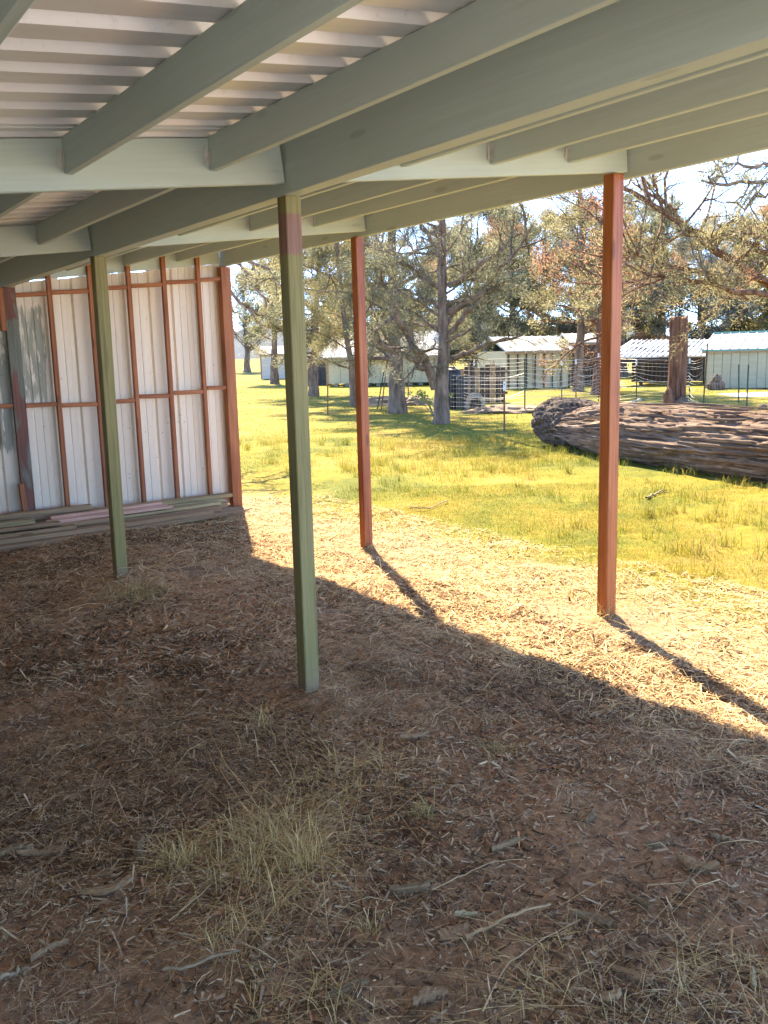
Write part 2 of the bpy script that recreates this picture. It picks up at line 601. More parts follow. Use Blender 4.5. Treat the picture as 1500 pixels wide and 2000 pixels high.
M['juniper'] = leafmat('juniper_foliage', [(0.1, (0.092, 0.097, 0.050)), (0.45, (0.182, 0.181, 0.100)), (0.8, (0.329, 0.299, 0.183)), (1.0, (0.415, 0.374, 0.267))])
M['juniper_yellow'] = leafmat('yellowish_juniper_foliage', [(0.1, (0.134, 0.124, 0.058)), (0.45, (0.256, 0.230, 0.108)), (0.8, (0.403, 0.349, 0.183)), (1.0, (0.487, 0.412, 0.251))])
M['far_foliage'] = leafmat('far_grey_green_foliage', [(0.1, (0.135, 0.138, 0.101)), (0.5, (0.254, 0.243, 0.191)), (1.0, (0.444, 0.405, 0.338))])
M['dead_leaf'] = leafmat('dead_orange_foliage', [(0.1, (0.22, 0.10, 0.05)), (0.5, (0.38, 0.21, 0.12)), (1.0, (0.50, 0.32, 0.2))])
M['brown_leaf'] = leafmat('dead_brown_foliage', [(0.1, (0.12, 0.07, 0.045)), (0.5, (0.22, 0.14, 0.09)), (1.0, (0.32, 0.23, 0.15))])
M['leaf_green'] = leafmat('shrub_leaf', [(0.1, (0.12, 0.17, 0.05)), (1.0, (0.3, 0.36, 0.14))])


# ground / grass colour shared by the sheet and the blades
def grass_colour(k):
    w1 = k.noise(k.coords((0.55, 0.55, 0.0), 'World'), 1.0, 4, 0.6, 0.4)
    w2 = k.noise(k.coords((3.1, 3.1, 0.0), 'World'), 1.0, 4, 0.65)
    f = k.math('ADD', k.math('MULTIPLY', w1, 0.72), k.math('MULTIPLY', w2, 0.28))
    return k.ramp(f, [(0.37, (0.083, 0.105, 0.006)), (0.46, (0.158, 0.154, 0.009)), (0.54, (0.235, 0.181, 0.015)), (0.61, (0.273, 0.197, 0.036)), (0.73, (0.293, 0.218, 0.065))]), w1, w2


k = NT('grass_blade')
c, _, _ = grass_colour(k)
ge = k.n('ShaderNodeNewGeometry')
c = k.mix(k.math('MULTIPLY', k.step(ge.outputs['Random Per Island'], 0.3, 1.0), 0.55), c, (0.46, 0.36, 0.14))
c = k.mix(k.step(ge.outputs['Random Per Island'], 0.30, 0.0), c, (0.20, 0.26, 0.025))
k.col(c)
k.done(0.55, 0, 0.3)
tr = k.n('ShaderNodeBsdfTranslucent')
k.l(c, tr.inputs[0])
mx = k.n('ShaderNodeMixShader')
mx.inputs[0].default_value = 0.5
k.l(k.b.outputs[0], mx.inputs[1])
k.l(tr.outputs[0], mx.inputs[2])
k.l(mx.outputs[0], k.out.inputs[0])
M['grass'] = k.m

k = NT('ground_soil_straw_grass')
gc, w1, w2 = grass_colour(k)
ge = k.n('ShaderNodeNewGeometry')
du = k.n('ShaderNodeVectorMath', operation='DOT_PRODUCT')
du.inputs[1].default_value = U
k.l(ge.outputs['Position'], du.inputs[0])
aa = k.math('SUBTRACT', du.outputs['Value'], A0.dot(U))
wob = k.math('MULTIPLY', k.math('SUBTRACT', k.noise(k.coords((0.8, 0.8, 0), 'World'), 1.0, 4, 0.6), 0.5), 2.2)
aw = k.math('ADD', aa, wob)
fine = k.noise(k.coords((26, 26, 26), 'World'), 1.0, 6, 0.7, 0.5)
med = k.noise(k.coords((5, 5, 5), 'World'), 1.0, 5, 0.6)
dirt = k.ramp(fine, [(0.28, (0.172, 0.092, 0.045)), (0.5, (0.438, 0.242, 0.117)), (0.72, (0.636, 0.382, 0.195))])
dirt = k.mix(k.math('MULTIPLY', k.step(k.noise(k.coords((1.3, 1.3, 1.3), 'World'), 1.0, 4, 0.6), 0.5, 0.62), 0.75), dirt, (0.47, 0.27, 0.15))
dirt = k.mix(k.math('MULTIPLY', k.step(k.noise(k.coords((0.9, 0.9, 0.9), 'World'), 1.0, 5, 0.65), 0.52, 0.62), 0.65), dirt, (0.17, 0.115, 0.08))
straw = k.ramp(fine, [(0.28, (0.186, 0.110, 0.055)), (0.5, (0.313, 0.206, 0.110)), (0.72, (0.402, 0.293, 0.168))])
straw = k.mix(k.math('MULTIPLY', k.step(med, 0.55, 0.72), 0.5), straw, (0.40, 0.22, 0.12))
dv = k.n('ShaderNodeVectorMath', operation='DOT_PRODUCT')
dv.inputs[1].default_value = V
k.l(ge.outputs['Position'], dv.inputs[0])
bb = k.math('SUBTRACT', dv.outputs['Value'], A0.dot(V))
outside = k.math('MAXIMUM', k.math('MAXIMUM', k.step(aw, 0.55, 1.35), k.step(aw, -2.6, -3.6)), k.math('MAXIMUM', k.step(bb, -3.6, -4.6), k.step(bb, 5.0, 5.4)))
c = k.mix(outside, dirt, straw)
gtex = k.mix(k.math('MULTIPLY', k.step(fine, 0.62, 0.38), 0.35), gc, (0.22, 0.17, 0.05))
c = k.mix(k.step(aw, 2.0, 3.2), c, gtex)
# unseen pale gravel behind the camera, added to bounce light under the roof
c = k.mix(k.step(bb, -4.4, -5.0), c, k.ramp(fine, [(0.3, (0.60, 0.56, 0.50)), (0.7, (0.76, 0.72, 0.66))]))
k.col(c)
k.bump(k.math('ADD', k.math('MULTIPLY', fine, 0.6), med), 0.9, 0.03)
M['ground'] = k.done(0.95, 0, 0.15)

k = NT('haze_tinted_hill')  # distance haze painted in as the hill's own blue
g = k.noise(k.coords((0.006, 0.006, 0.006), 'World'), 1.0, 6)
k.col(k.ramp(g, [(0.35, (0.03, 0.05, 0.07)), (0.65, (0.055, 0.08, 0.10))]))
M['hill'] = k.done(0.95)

# ------------------------------------------------------------------ ground
def spaced(lo, hi, step, outer_lo, outer_hi, g=1.13):
    core = np.arange(lo, hi + 1e-6, step)
    up, s, x = [], step, hi
    while x < outer_hi:
        s *= g
        x += s
        up.append(x)
    dn, s, x = [], step, lo
    while x > outer_lo:
        s *= g
        x -= s
        dn.append(x)
    return np.concatenate([dn[::-1], core, up])


gx = spaced(-3.2, 4.2, 0.04, -1500, 1500)
gy = spaced(1.4, 9.0, 0.04, -200, 3600, 1.10)
X, Y = np.meshgrid(gx, gy)
Zg = gz(X.ravel(), Y.ravel())
nx, ny = len(gx), len(gy)
i = np.arange(ny - 1)[:, None] * nx
j = np.arange(nx - 1)[None, :]
Fg = np.stack([i + j, i + j + 1, i + nx + j + 1, i + nx + j], -1).reshape(-1, 4)
ground = obj_np('ground', np.stack([X.ravel(), Y.ravel(), Zg], -1), Fg, M['ground'], smooth=True)
tag(ground, 'bare brown soil under the shelter turning to straw and yellow green grass', kind='structure')

# far mountain ridge, tinted haze blue, at the left
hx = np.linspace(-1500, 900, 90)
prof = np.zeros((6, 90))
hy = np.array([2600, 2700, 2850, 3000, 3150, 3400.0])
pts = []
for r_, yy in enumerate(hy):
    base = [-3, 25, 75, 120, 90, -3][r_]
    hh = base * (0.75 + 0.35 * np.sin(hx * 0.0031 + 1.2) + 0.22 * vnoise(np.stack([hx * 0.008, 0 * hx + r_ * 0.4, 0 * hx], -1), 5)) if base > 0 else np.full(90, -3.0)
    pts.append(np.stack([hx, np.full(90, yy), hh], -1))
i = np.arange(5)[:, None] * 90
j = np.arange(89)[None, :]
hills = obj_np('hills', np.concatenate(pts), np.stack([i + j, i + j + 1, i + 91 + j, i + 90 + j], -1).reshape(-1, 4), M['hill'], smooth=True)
tag(hills, 'mountain ridge tinted haze blue far beyond the lawn', kind='structure')

# ------------------------------------------------------------------ shelter
shelter = tag(empty('lean_to_shelter', S(0, 0)), 'open grey-green timber lean-to with a ribbed metal roof standing on bare soil', 'shelter')
PZ = 2.365                                   # underside of the roof sheets at a = 0
def zroof(a):
    return PZ + SL * a
def zhead(a):
    return 2.187 + SL * a

def post(name, base, top, w, d, mat, label=None, parent=shelter):
    """base/top are the near corner (towards -U,-V)"""
    base, top = Vector(base), Vector(top)
    base = base - (top - base).normalized() * 0.08
    off = U * (w / 2)
    o = beam(name, base + off, top + off, w, d, mat, parent, up=V)
    if label:
        o['label'] = label
    return o

pa = post('post', G(598.7, 1366), S(0.0, 0.0, 2.148), 0.072, 0.072, M['postpaint'], 'olive green post with a bare red-brown band near its top')
pa.pass_index = 1
post('post', G(229.6, 1139), G(183.4, 500, 2.148), 0.078, 0.08, M['postpaint'], 'smooth olive green post in front of the metal wall')
post('post', G(1184, 1214), G(1199.3, 337, 2.40), 0.082, 0.072, M['stain'], 'red stained post standing in front of the fallen log')
post('post', G(713.8, 1073), G(695, 461, 2.40), 0.074, 0.075, M['stain'], 'red stained post between the olive post and the juniper trunks')
for b in (-BAY,):
    post('post', S(0, b), S(0, b, 2.148), 0.122, 0.092, M['postpaint'])
    post('post', S(1.92, b), S(1.92, b, 2.40), 0.092, 0.09, M['stain'])
for b in (-BAY, 0, BAY):
    post('post', S(-1.94, b), S(-1.94, b, 1.925), 0.115, 0.09, M['postpaint'])

B0, B1 = -BAY - 0.25, 2 * BAY + 0.045
for a in (-1.94, 0.0):
    beam('girder', S(a + 0.027, B0, 2.146 + SL * a), S(a + 0.027, B1, 2.146 + SL * a), 0.075, zroof(a - 0.02) - 2.146 - SL * a - 0.001, M['paint'], shelter)
beam('fascia', S(2.081, B0 - 0.05, 2.392), S(2.081, B1 + 0.14, 2.392), 0.034, zroof(2.08) - 2.392 - 0.003, M['paint'], shelter)
HB = [k_ * BAY - 0.028 for k_ in range(-1, 2)]
spans = [(-1.87, -0.013), (0.067, 2.062)]
for b in HB:
    for a0, a1 in spans:
        beam('header', S(a0, b + 0.016, zhead(a0)), S(a1, b + 0.016, zhead(a1)), 0.032, 0.172, M['paint'], shelter)
joist_as = [-1.43, -0.885, -0.34, 0.555, 1.083, 1.60]
edges = [B0] + HB + [2 * BAY + 0.06]
for ki in range(len(edges) - 1):
    b0 = edges[ki] + (0.035 if ki else 0.0)
    b1 = edges[ki + 1] - 0.003
    for a in joist_as:
        zb = 2.245 + SL * (a + 0.0) - 0.0055
        jb = random.uniform(-0.006, 0.006)
        o = beam('joist', S(a + 0.0155 + jb, b0, zb), S(a + 0.0155 + jb * 0.3, b1, zb), 0.031, zroof(a) - zb - 0.001, M['paint'], shelter)
        if ki in (1, 2, 3) and a > -1.0:
            acc = Acc()
            zz = zb + 0.02
            c0 = S(a - 0.004 + jb * 0.3, b1 - 0.026, zz)
            acc.box(c0, U * 0.0022, V * 0.024, Z * random.uniform(0.05, 0.1))
            acc.box(c0 + U * -0.016 + V * 0.0225, U * 0.018, V * 0.002, Z * random.uniform(0.045, 0.09))
            acc.build('joist_hanger', M['hanger'], o, mw=Matrix.Translation(c0))

# ribbed roof: one sheet every 0.76 m, ribs along U
def rib_profile(w, pitch, top, base, hgt, minor=0.0):
    """(y, z) polyline over 0..w"""
    pts_ = [(0, 0)]
    n_ = int(round(w / pitch))
    for q in range(n_):
        c_ = (q + 0.5) * pitch
        pts_ += [(c_ - base / 2, 0), (c_ - top / 2, hgt), (c_ + top / 2, hgt), (c_ + base / 2, 0)]
        if minor and q < n_ - 1:
            for mm in (0.36, 0.64):
                m_ = c_ + pitch * mm
                pts_ += [(m_ - 0.009, 0), (m_ - 0.004, minor), (m_ + 0.004, minor), (m_ + 0.009, 0)]
    pts_.append((w, 0))
    return np.array(pts_)


def extrude_sheet(name, o, ax, prof_, pdir, ndir, th, mat, parent):
    """profile (y along pdir, z along ndir) swept from o along vector ax, with thickness th along ndir"""
    o, ax, pdir, ndir = [np.array(x, float) for x in (o, ax, pdir, ndir)]
    n_ = len(prof_)
    low = o + prof_[:, :1] * pdir + prof_[:, 1:] * ndir
    v = np.concatenate([low, low + ax, low + ndir * th, low + ax + ndir * th])
    q = np.arange(n_ - 1)
    f = [np.stack([q, q + 1, n_ + q + 1, n_ + q], -1), np.stack([2 * n_ + q, 3 * n_ + q, 3 * n_ + q + 1, 2 * n_ + q + 1], -1),
         np.stack([q, 2 * n_ + q, 2 * n_ + q + 1, q + 1], -1), np.stack([n_ + q, n_ + q + 1, 3 * n_ + q + 1, 3 * n_ + q], -1),
         np.array([[0, n_, 3 * n_, 2 * n_], [n_ - 1, 3 * n_ - 1, 4 * n_ - 1, 2 * n_ - 1]])]
    mw = frame(Vector(o), Vector(ax), Vector(ndir))
    inv = np.array(mw.inverted())
    v = v @ inv[:3, :3].T + inv[:3, 3]
    return obj_np(name, v, np.concatenate(f), mat, parent, mw=mw)


roof = empty('roof', S(0, 0, PZ), shelter)
us = (U + Z * SL)
nup = us.cross(V).normalized()
pitch = 0.192
w_sheet = pitch * 4
RP = rib_profile(w_sheet, pitch, 0.062, 0.092, 0.032)
b = 5.22 - w_sheet * 11
ns = 0
while b < 5.1:
    extrude_sheet('roof_sheet', S(-2.3, b, PZ - SL * 2.3 + (0.002 if ns % 2 else 0.0)), us * (2.3 + 2.165), RP, V * 1.01, nup, 0.0015, M['roof_sheet'], roof)
    b += w_sheet
    ns += 1

# back side wall
wall = empty('side_wall', S(1, 4.95), shelter)
WB = 4.91
WP = rib_profile(0.72, 0.24, 0.03, 0.06, 0.022, 0.005)
a = 2.135 - 0.72
wi = 0
while a > -2.5:
    hz = zhead(a) - 0.012
    # sheets are cut to the roof slope at the top
    wi = wi + 1
    o = extrude_sheet('wall_sheet', S(a, WB + 0.098 + 0.002 * (wi % 2), 0.03), Z * (2.187 + SL * a - 0.042 + SL * 0.72), WP, U * 1.02, V, 0.0012, M['wall_sheet'], wall)
    # slope the top edge
    for vv in o.data.vertices:
        if vv.co.x > 1.0:
            pw = o.matrix_basis @ vv.co
            aa_ = (pw - A0).dot(U)
            vv.co.x = 2.187 + SL * aa_ - 0.030 + (random.uniform(-0.004, 0.005) if not (0.05 < aa_ < 0.36 or 0.5 < aa_ < 0.62 or 1.2 < aa_ < 1.4) else random.uniform(-0.014, -0.006))
    a -= 0.72
beam('wall_header', S(-2.2, WB + 0.07, zhead(-2.2)), S(2.06, WB + 0.07, zhead(2.06)), 0.04, 0.174, M['paint'], wall)
studs = [(0.37, 0.038), (0.733, 0.04), (1.09, 0.038), (1.431, 0.04), (1.78, 0.038)] + [(-0.36 * q_ - 0.02, 0.04) for q_ in range(1, 6)]
def stud(a, w, mat, z0=0.05, z1=None, d=0.085, db=0.0, lean=0.0):
    z1 = z1 if z1 is not None else zhead(a) + 0.14
    return beam('stud', S(a + w / 2 + lean, WB + db + d / 2 * 0, z0), S(a + w / 2, WB + db, z1), w, d, mat, wall, up=V, bevel=0.003)
for a, w in studs:
    z1 = zhead(a) + (0.09 if random.random() < 0.6 else 0.15)
    # cut short of the header face
    stud(a, w, M['stud'], 0.05, zhead(a) + 0.12, 0.048)
o = stud(0.0, 0.1, M['patchpost'], -0.05, 2.146, 0.05, -0.004)
o['label'] = 'wide brown wall post with patches of grey green paint'
o = beam('corner_post', S(2.03 + 0.052, WB - 0.01, -0.06), S(2.03 + 0.052, WB - 0.01, 2.39), 0.105, 0.09, M['stud'], wall, up=V)
stud(-0.042, 0.042, M['stud'], 1.78, 2.14, 0.04, -0.01)
o = beam('block', S(0.004, WB - 0.05, 0.2), S(-0.012, WB - 0.05, 0.46), 0.042, 0.038, M['stud'], wall, up=V)
girts = [(-0.34, -0.005, 1.14), (0.102, 0.368, 1.135), (0.41, 0.731, 1.122), (0.775, 1.088, 1.132), (1.13, 1.43, 1.168), (1.473, 1.778, 1.188), (1.82, 2.028, 1.222)]
for a0, a1, z in girts:
    dz = random.uniform(-0.006, 0.008)
    beam('girt', S(a0, WB + 0.024, z - 0.018), S(a1, WB + 0.024, z - 0.018 + dz), 0.046, 0.038, M['stud'], wall)
for a0, a1 in [(-0.34, -0.045), (0.102, 0.368), (0.41, 0.731), (0.775, 1.088), (1.13, 1.43), (1.473, 1.778), (1.82, 2.028)]:
    z = 2.075 + 0.095 * (a0 - 0.1) + random.uniform(-0.012, 0.012)
    beam('girt', S(a0, WB + 0.024, z), S(a1, WB + 0.024, z + 0.02), 0.046, 0.036, M['stud'], wall)
beam('bottom_plate', S(-2.2, WB + 0.07, 0.09), S(2.03, WB + 0.07, 0.09), 0.05, 0.04, M['stud'], wall)
for q_ in range(26):
    a = random.uniform(-0.3, 2.0)
    z = random.choice([0.4, 0.62, 1.0, 1.4, 1.7, 0.85]) + random.uniform(-0.06, 0.06)
    acc = Acc()
    c0 = S(a, WB + 0.092, z)
    acc.tube([c0, c0 - V * 0.0, c0 - V * 0.008], [0.004, 0.004, 0.003], 6)
    acc.build('screw_tip', M['charcoal'], wall, mw=Matrix.Translation(c0))

# unseen low side boarding, added to darken left faces of joists and posts
low_wall = empty('low_side_shade_wall', S(-2.1, 0), shelter)
for q_ in range(13):
    beam('plank', S(-2.06, -2.5, 0.02 + q_ * 0.145), S(-2.06, 4.9, 0.02 + q_ * 0.145), 0.025, 0.143, M['low_boards'], low_wall)

# ------------------------------------------------------------------ lumber pile: each board is a thing
def board(a0, b0, a1, b1, z, w, t, mat, label, ztilt=0.0):
    o = beam('board', S(a0, b0, z), S(a1, b1, z + ztilt), w, t, mat, None, bevel=0.003)
    return tag(o, label, 'board', 'boards stacked along the metal wall')
g_, n_, p_ = M['grey_board'], M['green_board'], M['pink_board']
board(0.40, 4.40, 2.02, 4.60, 0.000, 0.14, 0.038, g_, 'weathered grey board at the foot of the pile reaching the corner post')
board(-1.6, 4.30, 0.62, 4.33, 0.000, 0.14, 0.045, g_, 'lowest grey board lying on the soil left of the olive post')
board(-1.8, 4.55, 1.95, 4.66, 0.000, 0.19, 0.04, g_, 'wide grey board flat on the ground in the middle of the pile')
board(-1.8, 4.80, 1.9, 4.82, 0.000, 0.14, 0.09, g_, 'thick grey timber on the ground against the wall studs')
board(0.50, 4.42, 1.62, 4.52, 0.040, 0.09, 0.038, g_, 'short grey board on the front of the pile right of the olive post')
board(-1.7, 4.36, 0.52, 4.40, 0.047, 0.12, 0.036, g_, 'grey board second from the soil at the left end')
board(-1.8, 4.57, 1.75, 4.65, 0.042, 0.14, 0.045, g_, 'long grey board under the fresh pink boards')
board(-1.8, 4.82, 1.86, 4.82, 0.092, 0.12, 0.04, n_, 'greenish long board along the back of the pile beneath the studs')
board(-1.5, 4.42, 0.30, 4.45, 0.085, 0.10, 0.03, g_, 'grey board with a split end above the soil at the left')
board(0.60, 4.60, 1.78, 4.70, 0.089, 0.09, 0.03, n_, 'greenish board right of the pink boards with its end in the open')
board(-1.5, 4.56, 0.62, 4.58, 0.089, 0.14, 0.04, g_, 'grey board beneath the left ends of the pink boards')
board(-1.2, 4.46, 0.18, 4.47, 0.130, 0.09, 0.03, g_, 'reddish grey board at the left front below the green painted one')
board(-1.4, 4.83, 0.62, 4.83, 0.134, 0.12, 0.042, g_, 'knotty grey board on the back of the pile below the thick post')
board(-1.4, 4.78, 0.56, 4.80, 0.178, 0.10, 0.042, g_, 'topmost grey board at the back with a dark split end')
board(-1.3, 4.49, -0.02, 4.50, 0.163, 0.085, 0.038, n_, 'green painted short board on top at the left edge')
board(0.62, 4.82, 1.97, 4.83, 0.134, 0.10, 0.035, n_, 'greenish grey board ending before the corner post')
board(0.10, 4.57, 1.22, 4.64, 0.131, 0.05, 0.030, p_, 'fresh pink board, lower of the two in front')
board(0.16, 4.52, 1.25, 4.585, 0.132, 0.045, 0.026, p_, 'fresh pink board lying nearest the camera on the pile')
board(0.14, 4.60, 1.18, 4.675, 0.162, 0.05, 0.024, p_, 'fresh pink board on top of the other pink boards')
board(0.40, 4.655, 1.13, 4.70, 0.131, 0.045, 0.024, p_, 'fresh pink short board behind the other pink boards')

# ------------------------------------------------------------------ ground litter
def litter(name, n, region, kinds, mats, label, seed, straight=False):
    """region(n)->x,y ; flat chips and curved straws as real strips"""
    r = np.random.default_rng(seed)
    acc = Acc()
    for (kd, cnt, lmin, lmax, wmin, wmax, mset) in kinds:
        x, y = region(cnt, r)
        z = gz(x, y)
        L = lmin + (lmax - lmin) * r.random(cnt) ** 2
        W = r.uniform(wmin, wmax, cnt)
        az = r.uniform(0, 2 * np.pi, cnt)
        d = np.stack([np.cos(az), np.sin(az), 0 * az], -1)
        pz = np.stack([-np.sin(az), np.cos(az), 0 * az], -1)
        o = np.stack([x, y, z + 0.002], -1)
        mi = r.choice(mset, cnt)
        dk = fbm(np.stack([x * 1.1, y * 1.1, 0 * x], -1), 3, 91) > 0.12
        mi = np.where(dk & (r.random(cnt) < 0.4) & np.isin(mi, [1, 2, 5, 6]), 0, mi)
        if kd == 'chip':
            tilt = r.normal(0, 0.28, cnt)
            d = d + np.stack([0 * az, 0 * az, tilt], -1)
            pz = pz + np.stack([0 * az, 0 * az, r.normal(0, 0.3, cnt)], -1)
            lift = (np.abs(tilt) * L / 2 * 0.8 + r.uniform(0.001, 0.013, cnt))[:, None] * np.array([0, 0, 1])
            h = L[:, None] * d / 2
            w = W[:, None] * pz / 2
            k1, k2 = r.uniform(0.3, 1.0, (cnt, 1)), r.uniform(0.2, 1.0, (cnt, 1))
            top = np.stack([o + lift - h - w * k1, o + lift - h * 0.9 + w, o + lift + h * 0.8 + w * k2, o + lift + h - w * k1 * 0.6], 1)
            thk = np.array([0, 0, -1]) * np.minimum(W * 0.35, 0.006)[:, None, None]
            v = np.concatenate([top, top + thk], 1).reshape(-1, 3)
            bi = np.arange(cnt)[:, None, None] * 8
            f = (np.array([[0, 3, 2, 1], [0, 1, 5, 4], [1, 2, 6, 5], [3, 0, 4, 7]])[None] + bi).reshape(-1, 4)
            acc.add(v, f)
            acc.mq[-1] = np.repeat(mi, 4)
        else:
            curl = r.normal(0, 0.7, cnt)
            rise = np.abs(r.normal(0, 0.10, cnt))
            segs = 3
            base_lift = r.uniform(0.002, 0.016, cnt)
            rows = []
            for s in range(segs + 1):
                t = s / segs
                ang = az + curl * (t - 0.5)
                p = o + d * (L * (t - 0.5))[:, None] + pz * (L * curl * 0.5 * (t - 0.5) ** 2)[:, None]
                p[:, 2] += base_lift + L * rise * 4 * t * (1 - t) + r.uniform(0, 0.004, cnt)
                wv = np.stack([-np.sin(ang), np.cos(ang), r.normal(0, 0.3, cnt)], -1) * (W * (1 - 0.5 * abs(2 * t - 1)) / 2)[:, None]
                rows += [p - wv, p + wv]
            v = np.stack(rows, 1).reshape(-1, 3)
            bi = np.arange(cnt)[:, None, None] * (2 * (segs + 1))
            f = (np.array([[2 * s, 2 * s + 2, 2 * s + 3, 2 * s + 1] for s in range(segs)])[None] + bi).reshape(-1, 4)
            acc.add(v, f)
            acc.mq[-1] = np.repeat(mi, segs)
    o = acc.build(name, mats)
    return tag(o, label, kind='stuff')


def flatmat(name, c, rough=0.8, var=0.35, transl=0.0):
    k = NT(name)
    ge = k.n('ShaderNodeNewGeometry')
    lo = tuple(x * (1 - var) for x in c)
    hi = tuple(min(1, x * (1 + var)) for x in c)
    f = k.noise(k.coords((90, 90, 90), 'World'), 1.0, 3)
    k.col(k.mix(k.math('MULTIPLY', f, 0.4), k.ramp(ge.outputs['Random Per Island'], [(0, lo), (1, hi)]), lo))
    return k.done(rough, 0, 0.25)


LM = [flatmat('dark_chip', (0.146, 0.076, 0.034)), flatmat('brown_chip', (0.382, 0.214, 0.101)), flatmat('grey_chip', (0.584, 0.392, 0.217)),
      flatmat('tan_straw', (0.741, 0.478, 0.217)), flatmat('pale_straw', (0.832, 0.580, 0.289)), flatmat('red_chip', (0.516, 0.234, 0.097)), flatmat('grey_straw', (0.674, 0.447, 0.233))]



def in_view(rmin, rmax, amin, amax, patch=0.0, pseed=0, spread=0.36):
    """positions on the ground in the wedge the photo shows, uniform in area, thinned by a patchy noise"""
    def f(n, r):
        xs, ys = [], []
        got = 0
        while got < n:
            yy = np.sqrt(r.uniform(rmin ** 2, rmax ** 2, n * 2))
            xx = yy * r.uniform(-spread - 0.14, spread + 0.14, n * 2) * 1.0
            a_, b_ = ab_of(xx, yy)
            ok = (a_ > amin) & (a_ < amax)
            if patch:
                nz = fbm(np.stack([xx * 1.6, yy * 1.6, 0 * xx], -1), 3, pseed)
                ok &= r.random(len(xx)) < np.clip(0.5 + nz * patch, 0.04, 1)
            xs.append(xx[ok])
            ys.append(yy[ok])
            got += ok.sum()
        return np.concatenate(xs)[:n], np.concatenate(ys)[:n]
    return f


# under the roof: chips, needles, straw
litter('wood_chip_litter', 0, in_view(1.5, 4.2, -9, 1.6, 0.8, 41), [
    ('chip', 20000, 0.010, 0.06, 0.002, 0.009, [0, 1, 1, 2, 2, 2, 5]), ('chip', 42000, 0.004, 0.026, 0.0015, 0.005, [0, 0, 0, 1, 1, 2, 2, 5, 6, 4])], LM,
    'brown and grey wood chips strewn over the shaded soil', 1)
litter('wood_chip_litter', 0, in_view(4.0, 9.0, -9, 1.7, 1.2, 42), [
    ('chip', 34000, 0.010, 0.06, 0.003, 0.012, [0, 1, 1, 2, 2, 5, 6])], LM,
    'wood chips scattered on the soil towards the lumber pile', 2)
litter('straw_litter', 0, in_view(1.5, 4.6, -9, 1.7, 2.2, 43), [
    ('straw', 36000, 0.02, 0.11, 0.0009, 0.0022, [3, 6, 6, 6, 2, 2, 1, 0]), ('straw', 600, 0.12, 0.36, 0.0014, 0.0026, [3, 6, 4])], LM,
    'thin dry straw and needles scattered over the shaded soil', 3)
litter('straw_litter', 0, in_view(4.4, 9.2, -9, 1.8, 1.5, 44), [
    ('straw', 12000, 0.05, 0.2, 0.002, 0.0045, [3, 6, 6, 6, 2]), ('straw', 700, 0.15, 0.45, 0.003, 0.005, [3, 6, 4])], LM,
    'dry straw lying on the shaded soil in front of the lumber pile', 4)
# sunlit straw belt
litter('straw_litter', 0, in_view(2.6, 9.5, 0.9, 3.1, 0.9, 45), [
    ('straw', 15000, 0.04, 0.17, 0.002, 0.004, [3, 4, 4, 4, 6]), ('chip', 9000, 0.01, 0.06, 0.004, 0.014, [1, 2, 3, 3, 4, 5]), ('straw', 500, 0.15, 0.4, 0.003, 0.005, [4])], LM,
    'pale sunlit straw in a belt between the bare soil and the grass', 5)


# clods of soil
_oct = np.array([[1, 0, 0], [-1, 0, 0], [0, 1, 0], [0, -1, 0], [0, 0, 1], [0, 0, -1]], float)
_of = np.array([[0, 2, 4], [2, 1, 4], [1, 3, 4], [3, 0, 4], [2, 0, 5], [1, 2, 5], [3, 1, 5], [0, 3, 5]])
_ov, _off = [tuple(v_) for v_ in _oct], []
for a_, b_, c_ in _of:
    m_ = []
    for p_, q_ in ((a_, b_), (b_, c_), (c_, a_)):
        w_ = _oct[p_] + _oct[q_]
        _ov.append(tuple(w_ / np.linalg.norm(w_)))
        m_.append(len(_ov) - 1)
    _off += [[a_, m_[0], m_[2]], [m_[0], b_, m_[1]], [m_[2], m_[1], c_], m_]
_ov, _off = np.array(_ov), np.array(_off)
r = np.random.default_rng(88)
cx, cy = in_view(1.5, 8, -9, 1.6, 1.6, 51)(1500, r)
csz = r.uniform(0.003, 0.010, 1500) * (0.5 + r.random(1500) ** 3)
cz_ = gz(cx, cy)
vv_ = _ov[None] * (csz[:, None] * r.uniform(0.6, 1.3, (1500, 3)))[:, None, :]
# one jitter per direction so that shared corners stay closed
key = np.round(_ov * 3).astype(int)
jit_ = 1 + 0.25 * vnoise(np.repeat(np.arange(1500)[:, None, None] * 3.7, len(_ov), 1).reshape(-1, 1) + np.tile(key, (1500, 1)) * 0.61, 4).reshape(1500, -1, 1)
vv_ = vv_ * jit_ + np.stack([cx, cy, cz_ + csz * 0.15], -1)[:, None, :]
ff_ = (_off[None] + (np.arange(1500) * len(_ov))[:, None, None]).reshape(-1, 3)
tag(obj_np('soil_clods', vv_.reshape(-1, 3), ff_, rough_mat('soil_clod', [(0.3, (0.20, 0.115, 0.065)), (0.7, (0.42, 0.27, 0.165))], (30, 30, 30), 0.5, 0.01), smooth=True), 'small crumbly clods of brown soil', kind='stuff')


